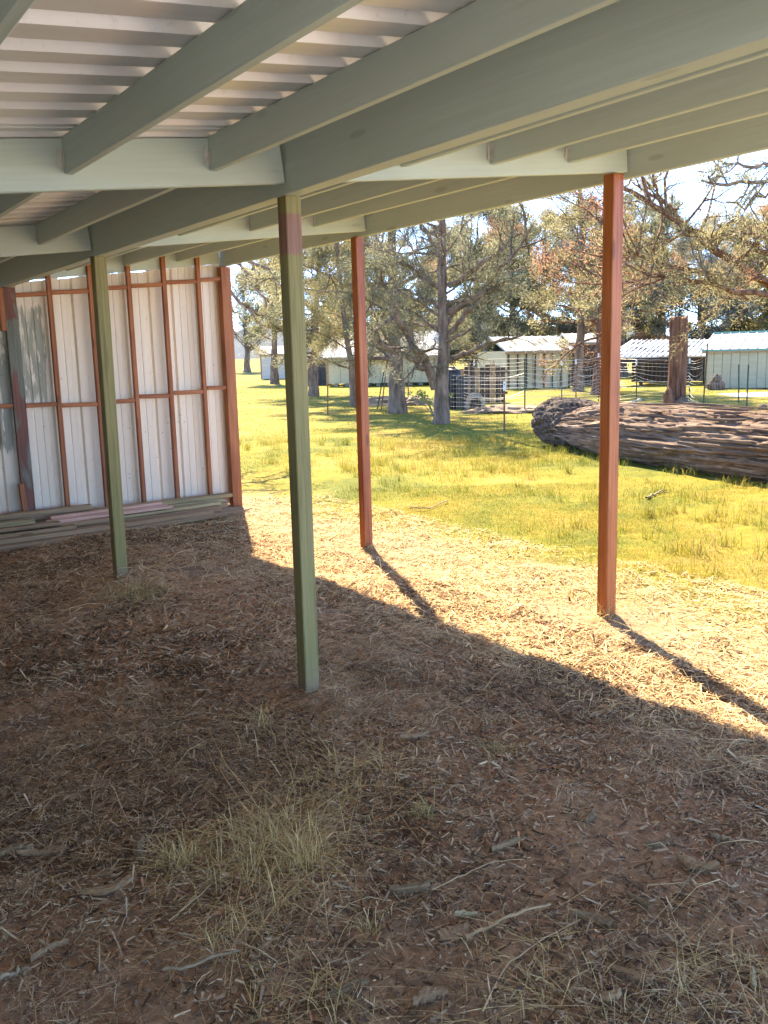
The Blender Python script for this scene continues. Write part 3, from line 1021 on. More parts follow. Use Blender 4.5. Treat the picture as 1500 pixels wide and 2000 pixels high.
# ------------------------------------------------------------------ grass
def blades(name, x, y, hmin, hmax, wmin, wmax, mat, r, lean=0.5, label=None, parent=None, kind='stuff', z=None):
    n = len(x)
    z = gz(x, y) if z is None else z
    hh = r.uniform(hmin, hmax, n)
    w = r.uniform(wmin, wmax, n)
    az = r.uniform(0, 2 * np.pi, n)
    la = r.uniform(0, 2 * np.pi, n)
    ln = np.abs(r.normal(0, lean, n))
    side = np.stack([np.cos(az), np.sin(az), 0 * az], -1) * w[:, None] / 2
    ld = np.stack([np.cos(la), np.sin(la), 0 * la], -1)
    o = np.stack([x, y, z - 0.004], -1)
    up = np.array([0, 0, 1.0])
    mid = o + up * (hh * 0.55)[:, None] + ld * (hh * ln * 0.35)[:, None]
    tip = o + up * (hh * np.clip(1 - 0.25 * ln, 0.35, 1))[:, None] + ld * (hh * ln)[:, None]
    v = np.stack([o - side, o + side, mid + side * 0.75, mid - side * 0.75, tip], 1).reshape(-1, 3)
    bi = np.arange(n)[:, None] * 5
    q = np.array([[0, 1, 2, 3]]) + bi
    t = np.array([[3, 2, 4]]) + bi
    ob = obj_np(name, v, [q, t], mat, parent)
    if kind:
        ob['kind'] = kind
    if label:
        ob['label'] = label
    return ob


def grass_pos(n, r, ymin, ymax, amin, seed, spread=0.5, thr=0.15, sc=1.0):
    xs, ys, got = [], [], 0
    while got < n:
        yy = np.sqrt(r.uniform(ymin ** 2, ymax ** 2, n * 2))
        xx = yy * r.uniform(-spread, spread, n * 2)
        a_, b_ = ab_of(xx, yy)
        nz = fbm(np.stack([xx * sc, yy * sc, 0 * xx], -1), 3, seed)
        wob = vnoise(np.stack([xx * 0.7, yy * 0.7, 0 * xx], -1), seed + 5) * 0.8
        dens = np.clip((a_ + wob - amin) / 1.4, 0, 1) * np.clip(0.62 + nz * 1.6, 0.06, 1)
        ok = (r.random(len(xx)) < dens)
        # nothing grows inside the wall line
        ok &= ~((b_ > 4.3) & (a_ < 2.4) & (b_ < 5.3))
        xs.append(xx[ok])
        ys.append(yy[ok])
        got += ok.sum()
    return np.concatenate(xs)[:n], np.concatenate(ys)[:n]


r = np.random.default_rng(77)
x, y = grass_pos(52000, r, 3.8, 10, 1.9, 60)
blades('grass', x, y, 0.010, 0.04, 0.002, 0.004, M['grass'], r, 0.9, 'short yellow green grass in the sun beside the shelter')
x, y = grass_pos(50000, r, 9, 19, 2.2, 61, 0.48)
blades('grass', x, y, 0.012, 0.042, 0.004, 0.008, M['grass'], r, 0.7, 'yellow and green grass around the fallen log')
x, y = grass_pos(42000, r, 18, 60, 2.2, 62, 0.48, sc=0.5)
blades('grass', x, y, 0.02, 0.065, 0.010, 0.022, M['grass'], r, 0.6, 'bright lawn grass under the juniper trees')
# longer tufts
tx, ty = grass_pos(420, r, 5.5, 16, 3.4, 63, 0.46, sc=0.7)
X_, Y_ = [], []
for x0, y0 in zip(tx, ty):
    m_ = r.integers(20, 46)
    sp = r.uniform(0.03, 0.10)
    X_.append(x0 + r.normal(0, sp, m_))
    Y_.append(y0 + r.normal(0, sp, m_))
blades('grass', np.concatenate(X_), np.concatenate(Y_), 0.06, 0.17, 0.003, 0.007, M['grass'], r, 0.6, 'taller tufts of green grass in the lawn near the log')

# dry tufts on the shaded soil, each one a thing
straw_m = flatmat('dry_grass', (0.68, 0.46, 0.18), 0.7, 0.3)
green_m = flatmat('greenish_dry_grass', (0.54, 0.41, 0.15), 0.7, 0.3)
def tuft(px, py, n, hmax, spread, lean, mat, label, group='dry grass tufts on the soil'):
    hmax, lean = hmax * 0.8, lean * 1.35
    c = G(px, py)
    rr = np.random.default_rng(int(px * 7 + py))
    x = c.x + rr.normal(0, spread, n)
    y = c.y + rr.normal(0, spread, n)
    z0 = gz1(c.x, c.y)
    acc = Acc()
    mw = Matrix.Translation((c.x, c.y, z0))
    n *= 2
    x = np.concatenate([x, x + rr.normal(0, 0.01, len(x))])
    y = np.concatenate([y, y + rr.normal(0, 0.01, len(y))])
    for q in range(n):
        L = hmax * rr.uniform(0.35, 1.1)
        az = rr.uniform(0, 2 * np.pi)
        ln = abs(rr.normal(0.0, lean)) + 0.12
        p0 = np.array([x[q], y[q], gz1(x[q], y[q]) - 0.004]) if q % 6 == 0 else np.array([x[q], y[q], z0 - 0.004])
        pts_ = []
        sw = rr.normal(0, 0.35)
        for t in (0, 0.35, 0.7, 1.0):
            out = L * ln * t ** 1.5
            pts_.append(p0 + np.array([np.cos(az + sw * t) * out, np.sin(az + sw * t) * out, max(0.004, L * (t - 0.5 * min(ln, 1.6) * t * t * 0.9))]))
        pts_ = np.array(pts_)
        w = rr.uniform(0.0005, 0.0011)
        sd = np.array([-np.sin(az), np.cos(az), 0]) * w
        rows = np.stack([pts_ - sd, pts_ + sd], 1).reshape(-1, 3)
        rows[-2:] = (rows[-2:] + rows[-2:].mean(0)) / 2
        acc.add(rows, np.array([[2 * s, 2 * s + 1, 2 * s + 3, 2 * s + 2] for s in range(3)]))
    o = acc.build('grass_tuft', mat, mw=mw)
    return tag(o, label, 'grass tuft', group)


tuft(262, 1165, 150, 0.16, 0.09, 1.2, green_m, 'sprawling dry grass tuft at the foot of the left olive post')
tuft(595, 1695, 110, 0.17, 0.025, 0.9, straw_m, 'largest upright straw tuft on the near soil')
tuft(540, 1650, 170, 0.19, 0.085, 1.5, straw_m, 'flattened straw tuft just behind the largest one')
tuft(350, 1695, 90, 0.13, 0.03, 1.0, straw_m, 'straw tuft beside the grey bark slab')
tuft(470, 1715, 100, 0.15, 0.09, 1.5, straw_m, 'thin straw tuft in front of the largest one')
tuft(455, 1830, 45, 0.12, 0.04, 1.3, straw_m, 'sparse straw tuft near the pale splintered chip')
tuft(825, 1600, 60, 0.07, 0.02, 0.5, green_m, 'small greenish tuft in the middle of the soil')
tuft(980, 1470, 70, 0.09, 0.05, 1.2, green_m, 'low greenish tuft inside the roof shadow edge')
tuft(715, 1815, 22, 0.11, 0.02, 0.9, straw_m, 'wispy bent tuft right of the straw patch')
tuft(690, 1545, 130, 0.16, 0.13, 1.6, straw_m, 'matted straw tuft behind the near soil patch')
tuft(505, 1425, 40, 0.17, 0.03, 1.6, straw_m, 'long fallen straw tuft left of the olive post foot')
tuft(1180, 1215, 40, 0.2, 0.05, 0.9, straw_m, 'pale wiry stems around the foot of the right red post')
tuft(1420, 1960, 130, 0.12, 0.12, 1.6, straw_m, 'matted dry tuft at the bottom right corner')
tuft(1050, 1950, 120, 0.12, 0.12, 1.6, straw_m, 'matted dry tuft along the bottom edge right of centre')
tuft(560, 1975, 110, 0.10, 0.10, 1.6, straw_m, 'matted dry tuft along the bottom edge left of centre')
tuft(800, 990, 20, 0.1, 0.05, 1.6, straw_m, 'wiry dry tuft on the grass behind the middle red post')


# sticks and bark pieces: things
def stick(name, pxs, r0, mat, label, cat, group=None, lift=0.019, sides=6):
    r0 *= 0.72
    pts_ = []
    for (px, py) in pxs:
        g = G(px, py)
        pts_.append([g.x, g.y, gz1(g.x, g.y) + lift])
    pts_ = np.array(pts_)
    # densify with a little wander
    t = np.linspace(0, len(pts_) - 1, 14)
    P = np.stack([np.interp(t, np.arange(len(pts_)), pts_[:, c]) for c in range(3)], -1)
    rr = np.random.default_rng(int(pxs[0][0] + pxs[0][1] * 3))
    P[1:-1] += rr.normal(0, r0 * 0.6, (12, 3))
    P[:, 2] += 0.004
    rad = r0 * np.linspace(1.1, 0.6, 14) * rr.uniform(0.8, 1.15, 14)
    acc = Acc()
    acc.tube(P, rad, sides, 0.2, 3)
    mw = Matrix.Translation(Vector(P[0]))
    return tag(acc.build(name, mat, smooth=True, mw=mw), label, cat, group)


M['pale_stick'] = rough_mat('pale_peeled_stick', [(0.3, (0.418, 0.247, 0.105)), (0.7, (0.616, 0.399, 0.195))], (20, 20, 20), 0.3, 0.004, 0.8)
M['grey_stick'] = rough_mat('grey_stick', [(0.3, (0.240, 0.157, 0.083)), (0.7, (0.420, 0.294, 0.165))], (20, 20, 20), 0.3, 0.004, 0.9)
M['palechip'] = wood('pale_chip', [(0.3, (0.425, 0.312, 0.147)), (0.75, (0.578, 0.433, 0.216))], (4, 90, 90), 0.5, 0.9)
M['chipwood'] = wood('weathered_chip', [(0.3, (0.117, 0.065, 0.028)), (0.55, (0.243, 0.150, 0.068)), (0.75, (0.378, 0.242, 0.118))], (4, 90, 90), 0.6, 0.9)
M['chiptan'] = wood('tan_chip', [(0.3, (0.210, 0.114, 0.050)), (0.55, (0.336, 0.190, 0.086)), (0.75, (0.441, 0.275, 0.137))], (4, 90, 90), 0.6, 0.9)
stick('stick', [(908, 1841), (940, 1825), (990, 1803), (1030, 1795), (1075, 1778)], 0.0075, M['pale_stick'], 'pale peeled curved stick lying on the near soil', 'stick')
stick('stick', [(845, 1748), (900, 1722), (960, 1700), (1022, 1690)], 0.003, M['pale_stick'], 'long thin straw coloured stem behind the pale peeled stick', 'stick')
stick('stick', [(942, 2000), (985, 1900), (1060, 1850), (1135, 1812)], 0.003, M['pale_stick'], 'long thin curved stem at the bottom edge right of centre', 'stick')
stick('stick', [(330, 1812), (360, 1790), (412, 1742)], 0.0035, M['pale_stick'], 'short straight pale stem in front of the straw tufts', 'stick')
stick('stick', [(470, 1500), (505, 1540), (540, 1585)], 0.003, M['grey_stick'], 'thin grey stem bending across the soil left of centre', 'stick')
stick('stick', [(1385, 1641), (1420, 1655), (1447, 1666)], 0.011, M['grey_stick'], 'stout grey stick at the right edge of the soil', 'stick')
stick('stick', [(1325, 1745), (1360, 1725), (1402, 1657)], 0.003, M['grey_stick'], 'thin grey twig beside the stout grey stick', 'stick')
stick('stick', [(1265, 1744), (1320, 1743), (1393, 1746)], 0.003, M['pale_stick'], 'straight thin stem on the soil at the right', 'stick')
stick('stick', [(320, 1913), (370, 1911), (440, 1886), (470, 1880)], 0.006, M['grey_stick'], 'grey crooked twig at the bottom left', 'stick')
stick('stick', [(2, 1935), (30, 1918), (58, 1905)], 0.012, M['grey_stick'], 'short stout stick at the lower left edge', 'stick')
stick('stick', [(832, 1298), (838, 1320), (830, 1362)], 0.003, M['pale_stick'], 'thin pale twig right of the olive post foot', 'stick')
stick('stick', [(1215, 1178), (1222, 1205), (1230, 1228)], 0.003, M['grey_stick'], 'dark twig right of the foot of the right red post', 'stick')
stick('fallen_branch', [(1383, 1140), (1420, 1158), (1465, 1165), (1500, 1170)], 0.008, M['grey_stick'], 'slender grey branch on the grass at the right edge', 'branch')
stick('fallen_branch', [(800, 998), (840, 996), (874, 985)], 0.010, M['grey_stick'], 'small forked branch on the grass behind the middle red post', 'branch')
stick('fallen_branch', [(1262, 977), (1285, 966), (1300, 962)], 0.015, M['grey_stick'], 'short grey branch on the grass in front of the log', 'branch')
stick('fallen_branch', [(848, 1146), (868, 1150), (895, 1156)], 0.010, M['pale_stick'], 'pale splintered branch on the straw right of the middle red post', 'branch')
stick('fallen_branch', [(1222, 1118), (1238, 1130), (1252, 1142)], 0.008, M['grey_stick'], 'short stick on the grass beside the right red post', 'branch')
stick('stick', [(390, 1045), (450, 1036), (480, 1040)], 0.008, M['grey_stick'], 'pale forked stick in front of the right end of the lumber pile', 'stick')


def bark(px, py, L, w, az, mat, label, tilt=0.12, name='bark_chip', t=0.012):
    g = G(px, py)
    rr = np.random.default_rng(int(px * 13 + py))
    n = 11
    acc = Acc()
    xs = np.linspace(-L / 2, L / 2, n)
    t *= 0.6
    L *= 0.75
    w *= 0.75
    prof_ = w / 2 * (0.3 + 0.7 * np.sin(np.linspace(0.12, np.pi - 0.2, n)) ** 0.7) * rr.uniform(0.6, 1.2, n)
    rows = []
    for q in range(n):
        for s, zz in ((-1, 0), (-0.4, t * 0.8), (0.4, t), (1, 0.1 * t)):
            rows.append([xs[q] + rr.normal(0, L * 0.025), s * prof_[q] + rr.normal(0, w * 0.03), zz * rr.uniform(0.7, 1.3) + 0.003])
    v = np.array(rows)
    bend = rr.normal(0, 0.22)
    v[:, 1] += bend * v[:, 0] ** 2 / L
    v[:, 2] += abs(rr.normal(0, 0.12)) * v[:, 0] ** 2 / L
    f = [[q * 4 + s, q * 4 + 4 + s, q * 4 + 5 + s, q * 4 + 1 + s] for q in range(n - 1) for s in range(3)]
    low = v.copy()
    low[:, 2] -= t
    nv = len(v)
    f2 = [[x + nv for x in reversed(c)] for c in f]
    rim = []
    for q in range(n - 1):
        rim += [[q * 4, q * 4 + nv, q * 4 + 4 + nv, q * 4 + 4], [q * 4 + 3, q * 4 + 7, q * 4 + 7 + nv, q * 4 + 3 + nv]]
    for s in range(3):
        rim += [[s, s + 1, s + 1 + nv, s + nv], [(n - 1) * 4 + s, (n - 1) * 4 + s + nv, (n - 1) * 4 + s + 1 + nv, (n - 1) * 4 + s + 1]]
    mw = Matrix.Translation((g.x, g.y, gz1(g.x, g.y) + 0.015)) @ Matrix.Rotation(az, 4, 'Z') @ Matrix.Rotation(tilt, 4, 'X') @ Matrix.Rotation(rr.normal(0, 0.1), 4, 'Y')
    o = obj_np(name, np.concatenate([v, low]), np.array(f + f2 + rim), mat, mw=mw)
    return tag(o, label, 'bark chip' if name == 'bark_chip' else 'wood chip', 'wood and bark pieces on the soil')


cw, ct = M['chipwood'], M['chiptan']
bark(270, 1678, 0.125, 0.07, 1.8, cw, 'large grey bark slab on the soil beside straw tufts', 0.5, t=0.02)
bark(886, 1826, 0.085, 0.07, 0.4, ct, 'square brown bark piece at the left end of the pale stick')
bark(205, 1760, 0.15, 0.04, 0.2, ct, 'long curved brown bark strip left of the straw tufts')
bark(675, 1936, 0.11, 0.03, 0.35, cw, 'pale splintered wood chip near the bottom edge left of centre', name='wood_chip')
bark(985, 1660, 0.11, 0.03, 0.5, cw, 'pointed grey wood splinter above the pale stick', name='wood_chip')
bark(1155, 1600, 0.08, 0.028, 1.0, cw, 'pale grey wood chip on the soil right of centre', name='wood_chip')
bark(1160, 1805, 0.10, 0.045, -0.5, cw, 'grey bark flake right of the pale stick')
bark(1185, 1963, 0.075, 0.04, 0.0, ct, 'oval brown bark piece at the bottom edge right of centre')
bark(1230, 1920, 0.12, 0.03, -0.7, ct, 'long orange brown wood chip at the bottom right', name='wood_chip')
bark(1470, 1917, 0.055, 0.022, 1.2, M['palechip'], 'small whitish chip at the lower right edge', name='wood_chip')
bark(835, 1950, 0.09, 0.05, 0.4, ct, 'brown bark piece at the bottom edge below the straw')
bark(800, 1745, 0.12, 0.05, 0.1, cw, 'broad flat grey bark piece left of the long stem')
bark(85, 1682, 0.14, 0.03, 0.3, ct, 'orange tipped wood chip at the left of the near soil', name='wood_chip')
bark(95, 1862, 0.10, 0.02, 0.7, ct, 'thin reddish wood splinter at the lower left', name='wood_chip')
bark(22, 1687, 0.13, 0.05, 0.3, cw, 'grey bark chunk at the left edge of the soil', t=0.025)
bark(1030, 1658, 0.06, 0.03, 2.0, ct, 'small brown chip beside the pointed grey splinter', name='wood_chip')
bark(910, 1790, 0.06, 0.016, -0.1, M['palechip'], 'small white chip just above the pale stick', name='wood_chip')
bark(205, 1422, 0.09, 0.03, -0.6, cw, 'pale leaf shaped chip on the shaded soil at the left', name='wood_chip')
bark(240, 1384, 0.11, 0.03, 0.2, ct, 'long tan chip on the shaded soil at the left', name='wood_chip')
bark(47, 1102, 0.07, 0.03, 0.4, M['palechip'], 'white scrap on the soil in front of the lumber pile', name='wood_chip')
bark(405, 1092, 0.12, 0.03, 0.0, cw, 'flat grey chip on the soil right of the left olive post', name='wood_chip')
bark(810, 1447, 0.13, 0.03, 0.5, ct, 'brown split chip on the soil right of the olive post', name='wood_chip')
bark(1170, 1402, 0.12, 0.04, 0.5, ct, 'brown wood strip in the roof shadow right of centre', name='wood_chip')
bark(675, 1276, 0.07, 0.035, 0.8, ct, 'orange bark chip right of the olive post', name='bark_chip')
bark(1085, 1360, 0.07, 0.03, -0.8, cw, 'pale chip on the soil just inside the roof shadow', name='wood_chip')
bark(1360, 1700, 0.11, 0.06, -0.5, ct, 'yellowish torn bark piece at the right', t=0.02)
bark(1290, 1655, 0.10, 0.035, 0.3, cw, 'grey weathered splinter among chips at the upper right', name='wood_chip')
bark(1250, 1770, 0.09, 0.03, -1.0, cw, 'dark grey curled chip at the right of the near soil', name='wood_chip')

# ------------------------------------------------------------------ fallen log
def log_mesh():
    p0, p1 = np.array([2.78, 13.75]), np.array([5.55, 7.2])
    ax = (p1 - p0) / np.linalg.norm(p1 - p0)
    L = np.linalg.norm(p1 - p0)
    na, ncirc = 420, 190
    s = np.linspace(0, L, na)
    th = np.linspace(0, 2 * np.pi, ncirc, endpoint=False)
    Sg, Tg = np.meshgrid(s, th, indexing='ij')
    r0 = 0.415 - 0.02 * np.cos(Sg * 0.9) + 0.01 * Sg / L
    taper = np.clip(Sg / 1.5, 0, 1) ** 0.6
    r0 = r0 * (0.42 + 0.58 * taper)
    tw = Tg + Sg * 0.06            # spiral grain
    P1 = np.stack([Sg * 0.55, np.cos(tw) * 2.6, np.sin(tw) * 2.6], -1).reshape(-1, 3)
    P2 = np.stack([Sg * 0.5, np.cos(tw) * 7.5, np.sin(tw) * 7.5], -1).reshape(-1, 3)
    P3 = np.stack([Sg * 0.8, np.cos(tw) * 15, np.sin(tw) * 15], -1).reshape(-1, 3)
    P4 = np.stack([Sg * 7.0, np.cos(tw) * 26, np.sin(tw) * 26], -1).reshape(-1, 3)
    n1 = fbm(P1, 2, 1).reshape(Sg.shape)
    n2 = vnoise(P2, 2).reshape(Sg.shape)
    n3 = vnoise(P3, 3).reshape(Sg.shape)
    n4 = vnoise(P4, 6).reshape(Sg.shape)
    crack = -np.clip(0.15 - np.abs(n2), 0, 1) * 0.42
    crack3 = -np.clip(0.12 - np.abs(n3), 0, 1) * 0.32
    r_ = r0 * (1 + 0.12 * n1) + crack + crack3 + 0.012 * n3 + 0.010 * n4
    step = np.floor((n1 + 1) * 3.5) / 3.5 - 1
    r_ = r_ + 0.022 * step
    cy, cz = r_ * np.cos(Tg), r_ * np.sin(Tg) * 0.98
    perp = np.array([-ax[1], ax[0]])
    zc = 0.39 + 0.0 * Sg
    x = p0[0] + ax[0] * Sg + perp[0] * cy
    y = p0[1] + ax[1] * Sg + perp[1] * cy
    z = np.maximum(zc + cz - 0.03, -0.06)
    mw = Matrix(((ax[0], perp[0], 0, p0[0]), (ax[1], perp[1], 0, p0[1]), (0, 0, 1, 0), (0, 0, 0, 1)))
    v = np.stack([Sg, cy, z], -1).reshape(-1, 3)
    i = np.arange(na - 1)[:, None] * ncirc
    j = np.arange(ncirc)[None, :]
    f = np.stack([i + j, i + (j + 1) % ncirc, i + ncirc + (j + 1) % ncirc, i + ncirc + j], -1).reshape(-1, 4)
    # close the ends with centre fans
    c0, c1 = len(v), len(v) + 1
    v = np.concatenate([v, [[0.1, 0, 0.38]], [[L - 0.1, 0, 0.38]]])
    jj = np.arange(ncirc)
    f2 = np.stack([np.full(ncirc, c0), (jj + 1) % ncirc, jj], -1)
    f3 = np.stack([np.full(ncirc, c1), (na - 1) * ncirc + jj, (na - 1) * ncirc + (jj + 1) % ncirc], -1)
    return v, [f, np.concatenate([f2, f3])], mw, ax, perp, p0


log_root = tag(empty('fallen_log', G(1300, 915)), 'huge weathered fallen log with cracked fibrous grey brown wood lying on the grass', 'log')
v, f, mwl, ax, perp, lp0 = log_mesh()
obj_np('trunk', v, f, M['log'], log_root, smooth=True, mw=mwl)
# rotten root end: a broad dark slab sticking out at the left end
def rotten_end():
    na, nc = 120, 110
    L = 1.9
    s = np.linspace(0, L, na)
    th = np.linspace(0, 2 * np.pi, nc, endpoint=False)
    Sg, Tg = np.meshgrid(s, th, indexing='ij')
    prof_ = np.interp(Sg, [0, 0.08, 0.3, 0.9, 1.5, 1.9], [0.2, 0.30, 0.37, 0.38, 0.30, 0.10])
    P1 = np.stack([Sg * 2.2, np.cos(Tg + Sg * 0.5) * 2, np.sin(Tg + Sg * 0.5) * 2], -1).reshape(-1, 3)
    P2 = np.stack([Sg * 3.0, np.cos(Tg + Sg * 0.6) * 9, np.sin(Tg + Sg * 0.6) * 9], -1).reshape(-1, 3)
    n1 = fbm(P1, 3, 31).reshape(Sg.shape)
    n2 = vnoise(P2, 32).reshape(Sg.shape)
    r_ = prof_ * (1 + 0.2 * n1) - np.clip(0.2 - np.abs(n2), 0, 1) * 0.25
    v = np.stack([Sg + 0.12 * n1, r_ * np.cos(Tg) * 0.95, np.maximum(0.385 + Sg * 0.02 + r_ * np.sin(Tg), -0.03)], -1).reshape(-1, 3)
    i = np.arange(na - 1)[:, None] * nc
    j = np.arange(nc)[None, :]
    f = np.stack([i + j, i + (j + 1) % nc, i + nc + (j + 1) % nc, i + nc + j], -1).reshape(-1, 4)
    c0 = len(v)
    v = np.concatenate([v, [[-0.03, 0, 0.40]], [[L + 0.1, 0, 0.5]]])
    jj = np.arange(nc)
    f2 = np.concatenate([np.stack([np.full(nc, c0), (jj + 1) % nc, jj], -1), np.stack([np.full(nc, c0 + 1), (na - 1) * nc + jj, (na - 1) * nc + (jj + 1) % nc], -1)])
    return v, [f, f2]
v, f = rotten_end()
axv = Vector((ax[0], ax[1], 0))
pv = Vector((perp[0], perp[1], 0))
mr = frame(Vector((lp0[0], lp0[1], 0)) - axv * 0.75 + pv * 0.16, axv, Z)
o = obj_np('root_end', v, f, M['log_dark'], log_root, smooth=True, mw=mr)
o['label'] = 'dark rotten root end'
# splinters lifting off the log's side
rr = np.random.default_rng(5)
for q in range(34):
    s = rr.uniform(0.6, 6.2)
    ta = rr.uniform(-0.25 * np.pi, 0.8 * np.pi)        # camera side is -perp
    L = rr.uniform(0.25, 1.0)
    rad = 0.42
    acc = Acc()
    rows = []
    for t in np.linspace(0, 1, 6):
        tt = ta + (L * t) * 0.16
        lift = 0.012 + 0.03 * abs(t - 0.5)
        c_ = np.array([s + L * t, -(rad + lift) * np.cos(tt), 0.37 + (rad + lift) * np.sin(tt)])
        w = rr.uniform(0.008, 0.022) * (1 - abs(2 * t - 1) * 0.7)
        rows += [c_ + [0, 0, w], c_ - [0, 0, w], c_ + [0, 0.03, -w], c_ + [0, 0.03, w]]
    v = np.array(rows)
    f = np.array([[4 * e + c, 4 * e + (c + 1) % 4, 4 * e + 4 + (c + 1) % 4, 4 * e + 4 + c] for e in range(5) for c in range(4)])
    o0 = Vector(v[0])
    obj_np('splinter', v - np.array(o0), f, M['log'], log_root, mw=mwl @ Matrix.Translation(o0))


# ------------------------------------------------------------------ trees
def leaf_cloud(C, D, rad, per, r, lmin, lmax, wmin, wmax, flat=0.8):
    """C tuft centres (n,3), D their directions; returns triangles"""
    n = len(C)
    N = n * per
    c = np.repeat(C, per, 0)
    d = np.repeat(D, per, 0)
    rd = np.repeat(rad, per)
    off = r.normal(0, 1, (N, 3))
    off /= np.linalg.norm(off, axis=1)[:, None]
    off *= (r.random(N) ** 0.5 * rd)[:, None]
    off[:, 2] *= flat
    p = c + off
    ld = d * 0.6 + off / (rd[:, None] + 1e-6) * 0.8 + r.normal(0, 0.45, (N, 3)) + np.array([0, 0, 0.25])
    ld /= np.linalg.norm(ld, axis=1)[:, None] + 1e-9
    sd = np.cross(ld, r.normal(0, 1, (N, 3)))
    sd /= np.linalg.norm(sd, axis=1)[:, None] + 1e-9
    L = r.uniform(lmin, lmax, N)[:, None]
    W = r.uniform(wmin, wmax, N)[:, None]
    v = np.stack([p - sd * W / 2, p + sd * W / 2, p + ld * L], 1).reshape(-1, 3)
    return v, np.arange(N * 3).reshape(-1, 3)


def norm(v):
    v = np.asarray(v, float)
    return v / (np.linalg.norm(v) + 1e-9)


def make_tree(name, label, base, H, r0, seed, lean=(0, 0), start=0.2, limbs=26, Lmax=2.6, shape=None, droop=0.0, elev=(5, 45), tufts=5, per=26,
              tr=(0.16, 0.30), leaf=(0.05, 0.11, 0.008, 0.018), mat='juniper', barkm='bark', dead=0.0, explicit=(), twigs=True, flare=1.5, cat='tree', group='trees beyond the lean-to', bare=0.0, azr=None):
    r = np.random.default_rng(seed)
    base = np.array(base, float)
    base[2] = gz1(base[0], base[1]) - 0.05
    n = 16
    t = np.linspace(0, 1, n)
    path = base + np.stack([lean[0] * t + 0.0 * t, lean[1] * t, H * t], -1)
    wob = np.cumsum(r.normal(0, 0.018 * H / 6, (n, 2)), 0)
    wob[:3] *= 0.3
    path[:, :2] += wob
    rad = r0 * (1 - t) ** 0.8 * (1 + (flare - 1) * np.exp(-t * H / 0.5)) + 0.015
    root = tag(empty(name, base), label, cat, group)
    wd = Acc()
    tt = np.linspace(0, 1, 46)
    fine_p = np.stack([np.interp(tt, t, path[:, c]) for c in range(3)], -1)
    wd.tube(fine_p, np.interp(tt, t, rad), 14, 0.2, seed)
    tuftC, tuftD, tuftR, deadF = [], [], [], []

    def branch(p0, d0, L, rb, lvl, isdead):
        m = 7 if lvl == 0 else 4
        d = norm(d0)
        P = [np.array(p0)]
        st = L / (m - 1)
        for q in range(m - 1):
            d = norm(d + r.normal(0, 0.16 + 0.05 * lvl, 3) + np.array([0, 0, 0.05 - droop * 0.22]))
            P.append(P[-1] + d * st)
        P = np.array(P)
        wd.tube(P, rb * np.linspace(1, 0.25, m) + 0.003, 5 if lvl == 0 else 3, 0.15, seed + len(tuftC))
        if lvl < 2:
            kids = max(2, int(L * (2.6 if lvl == 0 else 2.4)))
            for q in range(kids):
                s = r.uniform(0.22, 1.0)
                idx = min(int(s * (m - 1)), m - 2)
                pp = P[idx] + (P[idx + 1] - P[idx]) * (s * (m - 1) - idx)
                dd = norm(P[idx + 1] - P[idx]) * 0.7 + r.normal(0, 0.6, 3) + np.array([0, 0, 0.2 - droop * 0.4])
                branch(pp, dd, L * r.uniform(0.22, 0.42) * (1.1 - 0.4 * s) + 0.12, rb * 0.42 + 0.002, lvl + 1, isdead)
        if lvl >= 1 or L < 1.0:
            if r.random() > bare:
                for s in np.linspace(0.35, 1.0, max(2, int(tufts * (L + 0.5)))):
                    idx = min(int(s * (m - 1)), m - 2)
                    pp = P[idx] + (P[idx + 1] - P[idx]) * (s * (m - 1) - idx)
                    tuftC.append(pp + r.normal(0, 0.05, 3))
                    tuftD.append(norm(P[idx + 1] - P[idx]))
                    tuftR.append(r.uniform(*tr))
                    deadF.append(isdead)

    for q in range(limbs):
        s = start + (1 - start) * ((q + r.random()) / limbs)
        p0 = np.array([np.interp(s, t, path[:, c]) for c in range(3)])
        az = r.uniform(0, 2 * np.pi) if azr is None else r.uniform(*azr)
        el = R(r.uniform(*elev)) * (1 - 0.3 * s) + R(20) * s
        k_ = (s - start) / (1 - start)
        L = Lmax * (shape(k_) if shape else (0.55 + 0.6 * math.sin(math.pi * min(1, k_ * 0.8 + 0.25))) * (1 - 0.45 * k_)) * r.uniform(0.6, 1.15)
        rb = np.interp(s, t, rad) * r.uniform(0.22, 0.4)
        branch(p0, (math.cos(az) * math.cos(el), math.sin(az) * math.cos(el), math.sin(el)), L, rb, 0, r.random() < dead)
    for (pts_, rb, isd) in explicit:
        P = np.array([list(x) for x in pts_], float)
        e = np.linspace(0, len(P) - 1, 12)
        Pf = np.stack([np.interp(e, np.arange(len(P)), P[:, c]) for c in range(3)], -1)
        Pf[1:-1] += r.normal(0, 0.03, (10, 3))
        wd.tube(Pf, rb * np.linspace(1, 0.3, 12) + 0.004, 8, 0.2, seed)
        L = np.sum(np.linalg.norm(np.diff(P, axis=0), axis=1))
        for q in range(int(L * 3.2)):
            s = r.uniform(0.3, 1.0)
            idx = min(int(s * 11), 10)
            dd = norm(Pf[idx + 1] - Pf[idx]) * 0.6 + r.normal(0, 0.6, 3) + np.array([0, 0, 0.15 - droop * 0.4])
            branch(Pf[idx], dd, L * r.uniform(0.16, 0.34) + 0.15, rb * 0.4, 1, isd if isinstance(isd, bool) else r.random() < isd)
    mw0 = Matrix.Translation(Vector(base))
    wd.build('trunk', M[barkm], root, smooth=True, mw=mw0)
    C, D, Rr, dF = np.array(tuftC), np.array(tuftD), np.array(tuftR), np.array(deadF, bool)
